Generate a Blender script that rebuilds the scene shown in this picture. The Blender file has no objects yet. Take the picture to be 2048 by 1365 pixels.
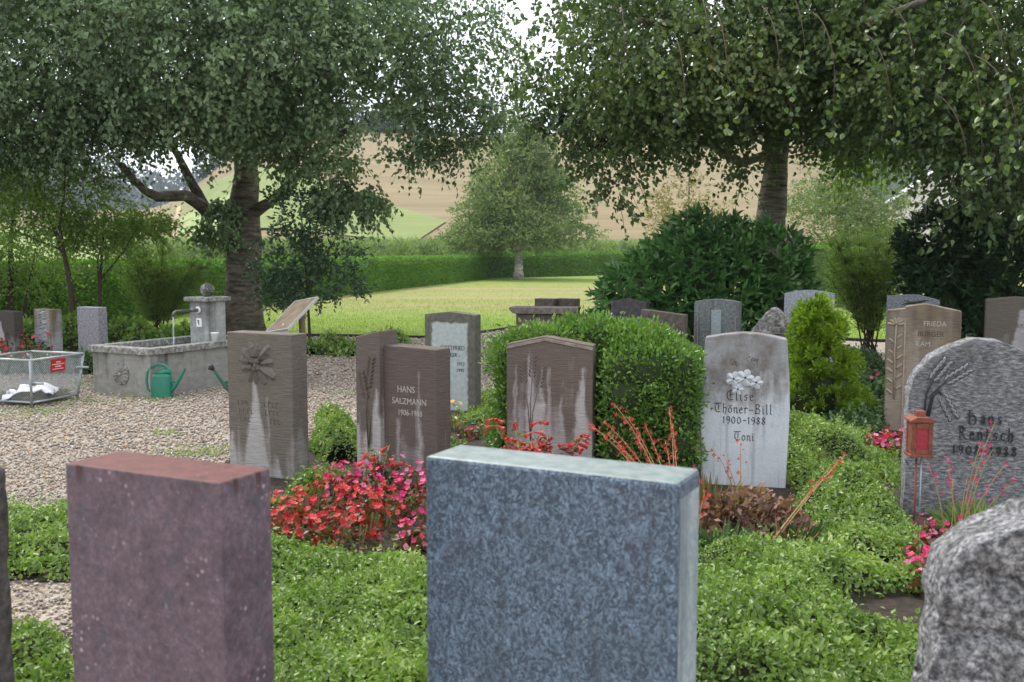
import bpy, bmesh, math, random
import numpy as np
from mathutils import Vector, Matrix, noise as mnoise
R = math.radians
rng = np.random.default_rng(7)
random.seed(7)
S = bpy.context.scene
C = S.collection

# ------------------------------------------------------------------ camera, sky, sun, exposure
EYE, PITCH, FPX = 1.6, R(5.08), 2048 * 35 / 36
cam = bpy.data.cameras.new('camera'); co = bpy.data.objects.new('camera', cam); C.objects.link(co)
co.location = (0, 0, EYE); co.rotation_euler = (math.pi / 2 - PITCH, 0, 0)
cam.lens = 35; cam.sensor_width = 36; cam.clip_start = .05; cam.clip_end = 3000
cam.dof.use_dof = True; cam.dof.focus_distance = 8.5; cam.dof.aperture_fstop = 4.5
S.camera = co
S.cycles.use_denoising = True
try:
    S.cycles.denoiser = 'OPENIMAGEDENOISE'
except Exception:
    pass
S.cycles.max_bounces = 6; S.cycles.transparent_max_bounces = 4; S.cycles.volume_bounces = 0
w = bpy.data.worlds.new('World'); S.world = w; w.use_nodes = True
wn = w.node_tree; wn.nodes.clear()
sky = wn.nodes.new('ShaderNodeTexSky'); sky.sky_type = 'NISHITA'; sky.sun_disc = False
sky.sun_elevation = R(55); sky.sun_rotation = R(-42)
cl = wn.nodes.new('ShaderNodeMix'); cl.data_type = 'RGBA'; cl.inputs['Factor'].default_value = .82
cl.inputs['B'].default_value = (7.2, 7.35, 7.6, 1)               # even cloud cover over the blue
bg = wn.nodes.new('ShaderNodeBackground'); bg.inputs['Strength'].default_value = .105
wo = wn.nodes.new('ShaderNodeOutputWorld')
wn.links.new(sky.outputs[0], cl.inputs['A']); wn.links.new(cl.outputs['Result'], bg.inputs['Color'])
wn.links.new(bg.outputs[0], wo.inputs['Surface'])
sl = bpy.data.lights.new('sun', 'SUN'); so = bpy.data.objects.new('sun', sl); C.objects.link(so)
sl.energy = 1.5; sl.angle = R(10); sl.color = (1, .95, .87)
sd = Vector((-.38, .42, .82)); so.rotation_euler = sd.to_track_quat('Z', 'Y').to_euler(); so.location = (0, 0, 30)
S.view_settings.view_transform = 'Standard'; S.view_settings.look = 'None'
S.view_settings.exposure = 1.32; S.view_settings.gamma = 1; S.view_settings.use_curve_mapping = False

# ------------------------------------------------------------------ measuring: photo pixel -> metres
def ray(px, py):
    u = (px - 1024) / FPX; v = (py - 682.5) / FPX
    return u, math.cos(PITCH) - v * math.sin(PITCH), -math.sin(PITCH) - v * math.cos(PITCH)
def G(px, py, z=0.):
    a, b, c = ray(px, py); t = (z - EYE) / c
    return (a * t, b * t)
def A(px, py, Y):
    a, b, c = ray(px, py); t = Y / b
    return (a * t, Y, EYE + c * t)
def X(px, Y, z=1.0):
    return (px - 1024) / FPX * (Y * math.cos(PITCH) + (EYE - z) * math.sin(PITCH))

# ------------------------------------------------------------------ building helpers
def tag(o, label=None, cat=None, group=None, kind=None):
    if label: o['label'] = label
    if cat: o['category'] = cat
    if group: o['group'] = group
    if kind: o['kind'] = kind
    return o
def empty(name, loc=(0, 0, 0), rz=0., label=None, cat=None, group=None):
    o = bpy.data.objects.new(name, None); C.objects.link(o)
    o.location = loc; o.rotation_euler = (0, 0, rz); o.empty_display_size = .1
    return tag(o, label, cat, group)
def link(name, me, m=None, parent=None, smooth=False):
    if m is not None and not me.materials: me.materials.append(m)
    if smooth: me.polygons.foreach_set('use_smooth', np.ones(len(me.polygons), bool))
    o = bpy.data.objects.new(name, me); C.objects.link(o)
    if parent is not None: o.parent = parent
    return o
def npmesh(name, V, F, attr=None, facemat=None):
    V = np.asarray(V, np.float32); F = np.asarray(F, np.int32); k = F.shape[1]
    me = bpy.data.meshes.new(name)
    me.vertices.add(len(V)); me.vertices.foreach_set('co', V.ravel())
    me.loops.add(F.size); me.loops.foreach_set('vertex_index', F.ravel())
    me.polygons.add(len(F)); me.polygons.foreach_set('loop_start', np.arange(0, F.size, k, dtype=np.int32))
    if facemat is not None: me.polygons.foreach_set('material_index', np.asarray(facemat, np.int32))
    me.update(calc_edges=True)
    if attr is not None:
        a = me.attributes.new('rnd', 'FLOAT', 'POINT'); a.data.foreach_set('value', np.asarray(attr, np.float32))
    return me
class MB:
    def __init__(s): s.v = []; s.f = []
    def add(s, vs, fs, M=None):
        b = len(s.v)
        s.v += [tuple(M @ Vector(q)) if M is not None else tuple(q) for q in vs]
        s.f += [tuple(b + i for i in q) for q in fs]
        return s
    def box(s, c, d, M=None):
        x, y, z = c; a, b, e = d[0] / 2, d[1] / 2, d[2] / 2
        vs = [(x + i * a, y + j * b, z + k * e) for i in (-1, 1) for j in (-1, 1) for k in (-1, 1)]
        return s.add(vs, [(0, 1, 3, 2), (4, 6, 7, 5), (0, 4, 5, 1), (2, 3, 7, 6), (0, 2, 6, 4), (1, 5, 7, 3)], M)
    def prism(s, poly, y0, y1, M=None):                 # outline in x,z pushed along y
        n = len(poly)
        vs = [(p[0], y0, p[1]) for p in poly] + [(p[0], y1, p[1]) for p in poly]
        fs = [tuple(range(n)), tuple(range(2 * n - 1, n - 1, -1))]
        fs += [(i, i + n, (i + 1) % n + n, (i + 1) % n) for i in range(n)]
        return s.add(vs, fs, M)
    def tube(s, pts, rad, n=8, cap=True):
        pts = [Vector(p) for p in pts]
        if not hasattr(rad, '__len__'): rad = [rad] * len(pts)
        b = len(s.v); ref = Vector((0, 0, 1)); prev = None
        for i, p in enumerate(pts):
            t = (pts[min(i + 1, len(pts) - 1)] - pts[max(i - 1, 0)])
            t = t.normalized() if t.length > 1e-9 else Vector((0, 0, 1))
            if prev is None:
                u = t.cross(ref)
                if u.length < .05: u = t.cross(Vector((1, 0, 0)))
            else:
                u = prev - t * prev.dot(t)
            u.normalize(); prev = u; q = t.cross(u)
            for k in range(n):
                a = 2 * math.pi * k / n
                s.v.append(tuple(p + (u * math.cos(a) + q * math.sin(a)) * rad[i]))
        for i in range(len(pts) - 1):
            for k in range(n):
                s.f.append((b + i * n + k, b + i * n + (k + 1) % n, b + (i + 1) * n + (k + 1) % n, b + (i + 1) * n + k))
        if cap:
            s.f.append(tuple(b + k for k in range(n - 1, -1, -1)))
            s.f.append(tuple(b + (len(pts) - 1) * n + k for k in range(n)))
        return s
    def lathe(s, prof, n=16, M=None, close=True):
        vs = []; fs = []
        for r, z in prof:
            for k in range(n):
                a = 2 * math.pi * k / n; vs.append((r * math.cos(a), r * math.sin(a), z))
        for i in range(len(prof) - 1):
            for k in range(n):
                fs.append((i * n + k, i * n + (k + 1) % n, (i + 1) * n + (k + 1) % n, (i + 1) * n + k))
        if close:
            fs.append(tuple(range(n - 1, -1, -1))); fs.append(tuple((len(prof) - 1) * n + k for k in range(n)))
        return s.add(vs, fs, M)
    def build(s, name, m, parent=None, smooth=False, bevel=0, seg=2):
        me = bpy.data.meshes.new(name); me.from_pydata(s.v, [], s.f); me.update()
        o = link(name, me, m, parent, smooth)
        if bevel:
            b = o.modifiers.new('bevel', 'BEVEL'); b.width = bevel; b.segments = seg; b.limit_method = 'ANGLE'; b.angle_limit = R(35)
        return o
def bez(p0, p1, p2, n=8):
    p0, p1, p2 = Vector(p0), Vector(p1), Vector(p2)
    return [p0 * (1 - t) ** 2 + p1 * 2 * t * (1 - t) + p2 * t * t for t in [i / n for i in range(n + 1)]]
def inside(poly, P):
    P = np.asarray(P); r = np.zeros(len(P), bool); n = len(poly)
    for i in range(n):
        x0, y0 = poly[i]; x1, y1 = poly[(i + 1) % n]
        if y0 == y1: continue
        c = ((y0 > P[:, 1]) != (y1 > P[:, 1])) & (P[:, 0] < (x1 - x0) * (P[:, 1] - y0) / (y1 - y0) + x0)
        r ^= c
    return r
def edge_dist(poly, P):
    P = np.asarray(P); d = np.full(len(P), 9.); n = len(poly)
    for i in range(n):
        a = np.array(poly[i]); b = np.array(poly[(i + 1) % n]); ab = b - a
        t = np.clip(((P - a) @ ab) / (ab @ ab), 0, 1)
        d = np.minimum(d, np.linalg.norm(P - a - t[:, None] * ab, axis=1))
    return d
def waves(P, sc, seed, k=6):
    r = np.random.default_rng(seed); f = np.zeros(len(P))
    for i in range(k):
        d = r.normal(size=P.shape[1]); d /= np.linalg.norm(d)
        f += np.sin(P @ d * sc * r.uniform(.6, 1.9) + r.uniform(0, 6.28))
    return f / k * 1.6
def unit(v): return v / np.maximum(np.linalg.norm(v, axis=1, keepdims=True), 1e-9)

# ------------------------------------------------------------------ materials
class NT:
    def __init__(s, name, rough=.85, spec=.3):
        s.m = bpy.data.materials.new(name); s.m.use_nodes = True; s.t = s.m.node_tree
        s.b = s.t.nodes['Principled BSDF']; s.out = s.t.nodes['Material Output']
        s.b.inputs['Roughness'].default_value = rough; s.b.inputs['Specular IOR Level'].default_value = spec
    def n(s, ty, **kw):
        o = s.t.nodes.new(ty)
        for k, v in kw.items():
            if hasattr(o, k) and k not in ('Scale',): setattr(o, k, v)
        return o
    def l(s, a, b): s.t.links.new(a, b)
    def obj(s, scale=(1, 1, 1)):
        t = s.n('ShaderNodeTexCoord'); mp = s.n('ShaderNodeMapping'); mp.inputs['Scale'].default_value = scale
        s.l(t.outputs['Object'], mp.inputs['Vector']); return mp.outputs[0]
    def noise(s, vec, scale, detail=4, rough=.55):
        o = s.n('ShaderNodeTexNoise'); o.inputs['Scale'].default_value = scale; o.inputs['Detail'].default_value = detail
        o.inputs['Roughness'].default_value = rough; s.l(vec, o.inputs['Vector']); return o.outputs['Fac']
    def voro(s, vec, scale, out='Distance', feature='F1'):
        o = s.n('ShaderNodeTexVoronoi'); o.feature = feature; o.inputs['Scale'].default_value = scale
        s.l(vec, o.inputs['Vector']); return o.outputs[out]
    def ramp(s, fac, stops, interp='LINEAR'):
        o = s.n('ShaderNodeValToRGB'); o.color_ramp.interpolation = interp; e = o.color_ramp.elements
        while len(e) < len(stops): e.new(.5)
        for i, (p, c) in enumerate(stops):
            e[i].position = p; e[i].color = (*c, 1) if hasattr(c, '__len__') else (c, c, c, 1)
        s.l(fac, o.inputs[0]); return o.outputs[0]
    def mix(s, fac, a, b, mode='MIX'):
        o = s.n('ShaderNodeMix'); o.data_type = 'RGBA'; o.blend_type = mode
        for v, k in ((fac, 'Factor'), (a, 'A'), (b, 'B')):
            if isinstance(v, (int, float)): o.inputs[k].default_value = v
            elif isinstance(v, tuple): o.inputs[k].default_value = (*v, 1)
            else: s.l(v, o.inputs[k])
        return o.outputs['Result']
    def math(s, op, a, b=0., clamp=False):
        o = s.n('ShaderNodeMath'); o.operation = op; o.use_clamp = clamp
        for v, i in ((a, 0), (b, 1)):
            if isinstance(v, (int, float)): o.inputs[i].default_value = v
            else: s.l(v, o.inputs[i])
        return o.outputs[0]
    def xyz(s, vec):
        o = s.n('ShaderNodeSeparateXYZ'); s.l(vec, o.inputs[0]); return o.outputs
    def color(s, c):
        if isinstance(c, tuple): s.b.inputs['Base Color'].default_value = (*c, 1)
        else: s.l(c, s.b.inputs['Base Color'])
    def bump(s, h, dist, strength=1.):
        o = s.n('ShaderNodeBump'); o.inputs['Distance'].default_value = dist; o.inputs['Strength'].default_value = strength
        s.l(h, o.inputs['Height'])
        if s.b.inputs['Normal'].is_linked: s.l(s.b.inputs['Normal'].links[0].from_socket, o.inputs['Normal'])
        s.l(o.outputs[0], s.b.inputs['Normal'])
def plain(name, c, rough=.8, var=.25, scale=12, bump=.002, metal=0., spec=.3):
    k = NT(name, rough, spec); v = k.obj(); n = k.noise(v, scale)
    k.color(k.ramp(n, [(.25, tuple(q * (1 - var) for q in c)), (.75, tuple(min(1, q * (1 + var)) for q in c))]))
    k.b.inputs['Metallic'].default_value = metal
    if bump: k.bump(k.noise(v, scale * 5), bump)
    return k.m
def leafmat(name, cols, trans=.3, rough=.5, spec=.35, tint=(1.25, 1.5, .6)):
    k = NT(name, rough, spec); a = k.n('ShaderNodeAttribute'); a.attribute_name = 'rnd'
    c = k.ramp(a.outputs['Fac'], [(i / max(1, len(cols) - 1), q) for i, q in enumerate(cols)])
    k.color(c)
    if trans:
        t = k.n('ShaderNodeBsdfTranslucent'); k.l(k.mix(1., c, tint, 'MULTIPLY'), t.inputs['Color'])
        mx = k.n('ShaderNodeMixShader'); mx.inputs[0].default_value = trans
        k.l(k.b.outputs[0], mx.inputs[1]); k.l(t.outputs[0], mx.inputs[2]); k.l(mx.outputs[0], k.out.inputs['Surface'])
    return k.m
def sandstone(name, light, dark, drips=(), z0=.6, gain=2.2, streak=9., tool=55., warm=None, lichen=.0):
    k = NT(name, .9, .2); v = k.obj(); x, y, z = k.xyz(v)
    vs = k.obj((1, 1, .10)); n1 = k.noise(vs, streak, 3); n2 = k.noise(v, 5.5, 5, .6)
    st = k.math('ADD', k.math('MULTIPLY', k.math('SUBTRACT', n1, .5), 3.2), k.math('MULTIPLY', k.math('SUBTRACT', z, z0), gain))
    st = k.math('ADD', st, k.math('MULTIPLY', k.math('SUBTRACT', n2, .5), 1.6))
    st = k.math('ADD', st, .5, True)
    wob = k.math('MULTIPLY', k.math('SUBTRACT', k.noise(k.obj((1, 1, .35)), 14, 5, .65), .5), .11)
    for x0, zt, w0, slope in drips:                     # pale rain-washed runs with a shape of their own
        dz = k.math('SUBTRACT', zt, z)
        ww = k.math('ADD', k.math('MULTIPLY', dz, slope), w0)
        ax = k.math('ABSOLUTE', k.math('ADD', k.math('SUBTRACT', x, x0), wob))
        mk = k.math('MULTIPLY', k.math('SUBTRACT', ww, ax), 38., True)
        mk = k.math('MULTIPLY', mk, k.math('MULTIPLY', dz, 40., True))
        st = k.math('MULTIPLY', st, k.math('SUBTRACT', 1., k.math('MULTIPLY', mk, k.math('ADD', .35, k.math('MULTIPLY', n2, 1.1), True))))
    c = k.mix(st, light, dark)
    if warm: c = k.mix(k.ramp(k.noise(v, 3.2, 4), [(.5, 0.), (.68, .7)]), c, warm)
    if lichen:
        c = k.mix(k.ramp(k.noise(v, 70, 2), [(.66, 0.), (.72, lichen)]), c, (.42, .40, .33))
    g = k.noise(k.obj((6, 6, tool)), 1.6, 3, .6)
    c = k.mix(.55, c, k.ramp(g, [(.3, .62), (.7, 1.25)]), 'MULTIPLY')
    c = k.mix(.5, c, k.ramp(k.noise(v, 130, 3), [(.3, .7), (.7, 1.2)]), 'MULTIPLY')
    k.color(c); k.bump(g, .006); k.bump(k.noise(v, 160, 3), .0015)
    return k.m
def granite(name, cols, scale=70, rough=.6, bump=.001, patch=None, big=3., topc=None, streak=None, spec=.4):
    k = NT(name, rough, spec); v = k.obj()
    n = k.noise(v, scale, 3, .7)
    c = k.ramp(n, [(.30 + .40 * i / (len(cols) - 1), q) for i, q in enumerate(cols)])
    if patch: c = k.mix(k.ramp(k.noise(v, big, 4, .6), [(.42, 0.), (.68, .75)]), c, patch)
    if streak: c = k.mix(k.ramp(k.noise(k.obj((1, 1, .12)), 14, 4), [(.48, 0.), (.66, .8)]), c, streak)
    c = k.mix(.35, c, k.ramp(k.noise(v, scale * 2.6, 2), [(.3, .6), (.7, 1.35)]), 'MULTIPLY')
    if topc:
        gn = k.n('ShaderNodeNewGeometry'); nz = k.xyz(gn.outputs['Normal'])[2]
        c = k.mix(k.math('MULTIPLY', k.math('SUBTRACT', nz, .6), 4., True), c, topc)
    k.color(c)
    if bump: k.bump(k.noise(v, scale * .8, 4, .65), bump)
    return k.m
def bark(name, c1, c2, scale, stretch, bump):
    k = NT(name, .95, .15); v = k.obj(stretch); n = k.noise(v, scale, 5, .65)
    c = k.ramp(n, [(.35, c1), (.62, c2)])
    c = k.mix(k.ramp(k.noise(k.obj(), 2.2, 3), [(.45, 0.), (.7, .55)]), c, (.06, .065, .03))
    k.color(c); k.bump(n, bump); return k.m

M = {}
M['gravel_base'] = (lambda k: (k.color(k.ramp(k.voro(k.obj(), 48, 'Color'), [(.1, (.17, .135, .105)), (.5, (.29, .24, .19)), (.9, (.42, .37, .31))])), k.bump(k.voro(k.obj(), 48), .012), k.m)[-1])(NT('gravel_base'))
M['pebble'] = leafmat('pebble', [(.12, .105, .09), (.31, .25, .195), (.40, .345, .285), (.34, .245, .175), (.45, .405, .355), (.22, .20, .185), (.57, .535, .48)], 0, .75)
M['soil'] = plain('soil', (.060, .047, .037), .95, .55, 30, .02)
def lawn_mat():
    k = NT('lawn', .95, .1); v = k.obj()
    g = k.ramp(k.noise(v, 1.1, 6, .65), [(.3, (.165, .235, .048)), (.7, (.245, .315, .075))])
    d = k.ramp(k.noise(k.obj((.05, .22, 1)), 1.6, 5, .6), [(.47, 0.), (.60, .85)])
    d2 = k.math('MULTIPLY', k.math('SUBTRACT', k.xyz(v)[1], 22.5), .12, True)
    yy = k.xyz(v)[1]
    band = k.math('MULTIPLY', k.math('MULTIPLY', k.math('SUBTRACT', yy, 25.5), .28, True), k.math('MULTIPLY', k.math('SUBTRACT', 54., yy), .10, True))
    d = k.math('ADD', k.math('MULTIPLY', d, .75), .35, True)
    c = k.mix(k.math('MULTIPLY', d, band), g, (.32, .255, .145))
    c = k.mix(.6, c, k.ramp(k.noise(v, 26, 4, .7), [(.3, .55), (.7, 1.35)]), 'MULTIPLY')
    k.color(c); k.bump(k.noise(v, 40, 4), .03); return k.m
M['lawn'] = lawn_mat()
def field_mat(name, a, b, line=None):
    k = NT(name, .95, .1); v = k.obj((.05, .35, .35))
    c = k.ramp(k.noise(v, .55, 5, .65), [(.3, a), (.7, b)])
    c = k.mix(.4, c, k.ramp(k.noise(k.obj((.2, 1.2, 1)), .8, 4, .7), [(.3, .7), (.7, 1.25)]), 'MULTIPLY')
    k.color(c); return k.m
M['stubble'] = field_mat('stubble', (.185, .150, .086), (.255, .205, .120))
M['meadow'] = field_mat('meadow', (.155, .20, .07), (.215, .25, .10))
M['pale_meadow'] = field_mat('pale_meadow', (.20, .265, .10), (.30, .35, .15))
M['straw'] = field_mat('straw', (.40, .31, .19), (.46, .36, .23))
M['birch_a'] = leafmat('birch_leaf_cool', [(.034, .062, .028), (.080, .135, .062), (.145, .220, .105), (.230, .310, .165), (.30, .29, .08)], .26, .48, .5)
M['birch_b'] = leafmat('birch_leaf_warm', [(.022, .042, .012), (.046, .086, .022), (.090, .145, .040), (.150, .200, .058), (.25, .21, .045)], .32, .42, .5)
M['grey_leaf'] = leafmat('grey_green_leaf', [(0.090, 0.136, 0.056), (0.151, 0.211, 0.089), (0.226, 0.287, 0.124), (0.300, 0.302, 0.105)], .25, .6)
M['tan_leaf'] = leafmat('tan_leaf', [(.15, .14, .06), (.26, .22, .10), (.33, .26, .12)], .3, .7)
M['laurel'] = leafmat('laurel_leaf', [(0.034, 0.096, 0.027), (0.060, 0.153, 0.041), (0.095, 0.210, 0.054), (0.151, 0.283, 0.074)], .12, .30, .5)
M['dark_laurel'] = leafmat('dark_laurel_leaf', [(0.013, 0.031, 0.013), (0.021, 0.049, 0.018), (0.034, 0.072, 0.026), (0.058, 0.111, 0.034)], .10, .32, .5)
M['holly'] = leafmat('holly_leaf', [(0.017, 0.053, 0.021), (0.034, 0.085, 0.034), (0.057, 0.124, 0.051), (0.101, 0.176, 0.075)], .12, .3, .5)
M['broom'] = leafmat('broom_leaf', [(0.081, 0.145, 0.030), (0.143, 0.223, 0.049), (0.213, 0.301, 0.074)], .35, .6)
M['light_leaf'] = leafmat('light_leaf', [(0.100, 0.184, 0.037), (0.164, 0.263, 0.058), (0.246, 0.350, 0.084)], .4, .5)
M['box'] = leafmat('box_leaf', [(0.056, 0.124, 0.021), (0.102, 0.199, 0.035), (0.167, 0.283, 0.056), (0.261, 0.374, 0.095)], .25, .38, .5)
M['hedge'] = leafmat('hedge_leaf', [(0.082, 0.190, 0.025), (0.132, 0.269, 0.036), (0.198, 0.359, 0.053)], .25, .6)
M['cover'] = leafmat('cover_leaf', [(0.070, 0.129, 0.028), (0.131, 0.212, 0.045), (0.202, 0.302, 0.071), (0.281, 0.379, 0.100), (0.456, 0.423, 0.127)], .3, .4, .5)
M['cover_dark'] = leafmat('cover_dark_leaf', [(0.031, 0.069, 0.024), (0.056, 0.112, 0.036), (0.088, 0.156, 0.054), (0.125, 0.188, 0.072)], .2, .45, .5)
M['cypress'] = leafmat('golden_cypress', [(0.076, 0.145, 0.014), (0.152, 0.253, 0.022), (0.254, 0.361, 0.033), (0.368, 0.455, 0.054)], .3, .6)
M['corn'] = leafmat('corn_leaf', [(.13, .19, .075), (.24, .31, .135), (.38, .42, .23)], .3, .6)
M['grass'] = leafmat('grass_blade', [(0.122, 0.205, 0.032), (0.187, 0.288, 0.045), (0.262, 0.349, 0.080), (0.355, 0.328, 0.134)], .35, .7)
M['wood_leaf'] = leafmat('far_wood_leaf', [(.014, .032, .016), (.024, .050, .024), (.038, .070, .030)], 0, .8)
M['red_leaf'] = leafmat('begonia_leaf', [(.045, .020, .012), (.10, .035, .014), (.10, .085, .022), (.06, .10, .025)], .3, .4, .5)
M['heuchera'] = leafmat('heuchera_leaf', [(0.101, 0.051, 0.044), (0.193, 0.100, 0.076), (0.304, 0.181, 0.136), (0.142, 0.117, 0.064)], .2, .55)
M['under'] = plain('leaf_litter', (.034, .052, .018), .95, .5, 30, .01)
M['soil_moss'] = plain('mossy_soil', (.042, .044, .022), .95, .6, 22, .02)
M['hedge_core'] = plain('hedge_twigs', (.065, .105, .028), .95, .5, 12, .02)
M['bark_a'] = bark('old_birch_bark', (.052, .042, .034), (.20, .17, .145), 3.2, (1.2, 1.2, 4.5), .05)
M['bark_b'] = bark('peeling_birch_bark', (.045, .036, .030), (.30, .27, .24), 3.6, (1., 1., 9.), .035)
M['bark_white'] = bark('white_birch_bark', (.16, .13, .11), (.62, .57, .52), 3.0, (1, 1, 2.6), .02)
M['twig'] = plain('twig_bark', (.055, .038, .026), .9, .3, 20, 0)
M['stem'] = plain('green_stem', (.16, .16, .05), .8, .3, 30, 0)
M['dry_stem'] = plain('dry_stem', (.30, .20, .09), .8, .3, 30, 0)
M['concrete'] = sandstone('fountain_concrete', (.29, .285, .26), (.085, .085, .075), (), .70, 1.5, 7, 12, None, .35)
M['concrete_rim'] = granite('fountain_rim', [(.09, .09, .08), (.20, .20, .18), (.46, .45, .42)], 22, .85, .004)
M['water'] = (lambda k: (k.color((.10, .13, .12)), k.bump(k.noise(k.obj(), 30, 3), .004), k.m)[-1])(NT('basin_water', .06, .5))
def falling():
    k = NT('falling_water', .05, .5); k.color((.9, .95, 1.)); k.b.inputs['Transmission Weight'].default_value = .7; k.b.inputs['IOR'].default_value = 1.33; return k.m
M['fall'] = falling()
M['galv'] = plain('galvanised_steel', (.36, .39, .40), .5, .2, 25, 0, .6)
M['green_plastic'] = plain('green_plastic', (.008, .165, .105), .38, .12, 6, .0005, 0, .5)
M['dark_green_plastic'] = plain('dark_green_plastic', (.012, .09, .05), .38, .15, 6, .0005, 0, .5)
M['black_plastic'] = plain('black_plastic', (.03, .03, .04), .5, .1, 6, 0)
M['white_plastic'] = plain('white_plastic', (.80, .80, .80), .4, .04, 6, 0)
M['sheet'] = plain('plastic_sheet', (.66, .68, .74), .45, .2, 9, 0)
M['sheet_dark'] = plain('printed_blue', (.12, .17, .28), .45, .2, 9, 0)
M['sign_red'] = plain('red_enamel', (.42, .02, .025), .45, .06, 5, 0)
M['sign_white'] = plain('white_print', (.75, .62, .58), .6, .05, 5, 0)
M['board'] = plain('board_back', (.26, .20, .14), .8, .3, 10, .002)
M['board_edge'] = plain('aluminium_edge', (.50, .51, .50), .5, .1, 10, 0, .4)
M['post_wood'] = bark('post_wood', (.12, .085, .055), (.26, .20, .14), 6, (3, 3, .4), .006)
M['copper'] = plain('weathered_copper', (.22, .075, .050), .6, .35, 30, .001, .2)
def redglass():
    k = NT('red_glass', .25, .5); k.color((.42, .04, .06)); k.b.inputs['Transmission Weight'].default_value = .25
    k.bump(k.noise(k.obj(), 90, 2), .002); return k.m
M['red_glass'] = redglass()
M['engraved'] = plain('engraved_groove', (.045, .045, .05), .9, .3, 40, 0)
M['engraved_soft'] = plain('engraved_groove_soft', (.10, .095, .09), .9, .3, 40, 0)
M['letter_pale'] = plain('washed_letter', (.40, .37, .34), .9, .25, 40, 0)
M['letter_brown'] = plain('brown_letter', (.085, .065, .05), .9, .25, 40, 0)
M['edging'] = plain('path_edging', (.035, .035, .035), .8, .3, 10, .002)
for nm, c in (('red', (.46, .005, .010)), ('pink', (.62, .028, .13)), ('pale_pink', (.74, .22, .36)), ('coral', (.58, .07, .06)), ('orange', (.75, .30, .02)), ('yellow', (.80, .55, .05)), ('magenta', (.62, .03, .17)), ('cream', (.75, .68, .5))):
    k = NT('petal_' + nm, .55, .3); a = k.n('ShaderNodeObjectInfo')
    k.color(k.ramp(a.outputs['Random'], [(0., tuple(q * .72 for q in c)), (1., tuple(min(.9, q * 1.15 + .02) for q in c))]))
    t = k.n('ShaderNodeBsdfTranslucent'); t.inputs['Color'].default_value = (*c, 1)
    mx = k.n('ShaderNodeMixShader'); mx.inputs[0].default_value = .25
    k.l(k.b.outputs[0], mx.inputs[1]); k.l(t.outputs[0], mx.inputs[2]); k.l(mx.outputs[0], k.out.inputs['Surface'])
    M['petal_' + nm] = k.m

# ------------------------------------------------------------------ leaves
def leaves(P, Ax, L, Wd, seed=0, four=True, fold=.22, up=None):
    r = np.random.default_rng(seed); n = len(P); Ax = unit(Ax)
    nr = r.normal(size=(n, 3)) if up is None else up + r.normal(size=(n, 3)) * .45
    nr = unit(nr - Ax * np.sum(nr * Ax, 1, keepdims=True)); sd_ = np.cross(Ax, nr)
    L = np.broadcast_to(np.asarray(L, float), (n,))[:, None]; Wd = np.broadcast_to(np.asarray(Wd, float), (n,))[:, None]
    rnd = r.beta(2.2, 2.6, n)
    if n > 150:
        ext = max(np.ptp(P, axis=0)); sc_ = min(14., max(1.6, 26. / ext))
        rnd = rnd * .5 + .5 * np.clip(.42 + .42 * waves(P, sc_, seed + 5) + .22 * waves(P, sc_ * 3.1, seed + 6), 0, 1)  # broad tone patches; in crowns they put lit and shaded clumps into colour
    rnd = np.clip(rnd, 0, 1)
    if four:
        V = np.stack([P, P + Ax * L * .22 + sd_ * Wd * .46 + nr * Wd * fold, P + Ax * L * .56 + sd_ * Wd * .36 + nr * Wd * fold,
                      P + Ax * L - nr * L * .10, P + Ax * L * .56 - sd_ * Wd * .36 + nr * Wd * fold, P + Ax * L * .22 - sd_ * Wd * .46 + nr * Wd * fold], 1)
        b = np.arange(n)[:, None] * 6
        F = np.concatenate([b + np.array([[0, 1, 2, 3]]), b + np.array([[0, 3, 4, 5]])], 0)
        return V.reshape(-1, 3), F, np.repeat(rnd, 6)
    V = np.stack([P, P + Ax * L * .45 + sd_ * Wd * .5 + nr * Wd * fold, P + Ax * L, P + Ax * L * .45 - sd_ * Wd * .5 + nr * Wd * fold], 1)
    b = np.arange(n)[:, None] * 4
    F = np.concatenate([b + np.array([[0, 1, 2]]), b + np.array([[0, 2, 3]])], 0)
    return V.reshape(-1, 3), F, np.repeat(rnd, 4)
def leafobj(name, m, parent, P, Ax, L, Wd, seed=0, four=True, fold=.22, up=None, stuff=True, origin=None):
    if origin is not None: P = P - np.array(origin)
    V, F, a = leaves(P, Ax, L, Wd, seed, four, fold, up)
    o = link(name, npmesh(name, V, F, a), m, parent)
    if stuff: o['kind'] = 'stuff'
    return o
def in_blobs(blobs, n, seed, shell=.0):
    r = np.random.default_rng(seed); out = []; cen = []
    wts = np.array([(b[1][0] * b[1][1] * b[1][2]) ** .75 * (b[2] if len(b) > 2 else 1) for b in blobs]); cnt = np.maximum(1, (wts / wts.sum() * n).astype(int))
    for b, k in zip(blobs, cnt):
        d = unit(r.normal(size=(k, 3))); rad = r.uniform(shell ** 3, 1, k) ** (1 / 3)
        out.append(np.array(b[0]) + d * rad[:, None] * np.array(b[1])); cen.append(np.repeat(np.array([b[0]]), k, 0))
    return np.concatenate(out), np.concatenate(cen)
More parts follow.
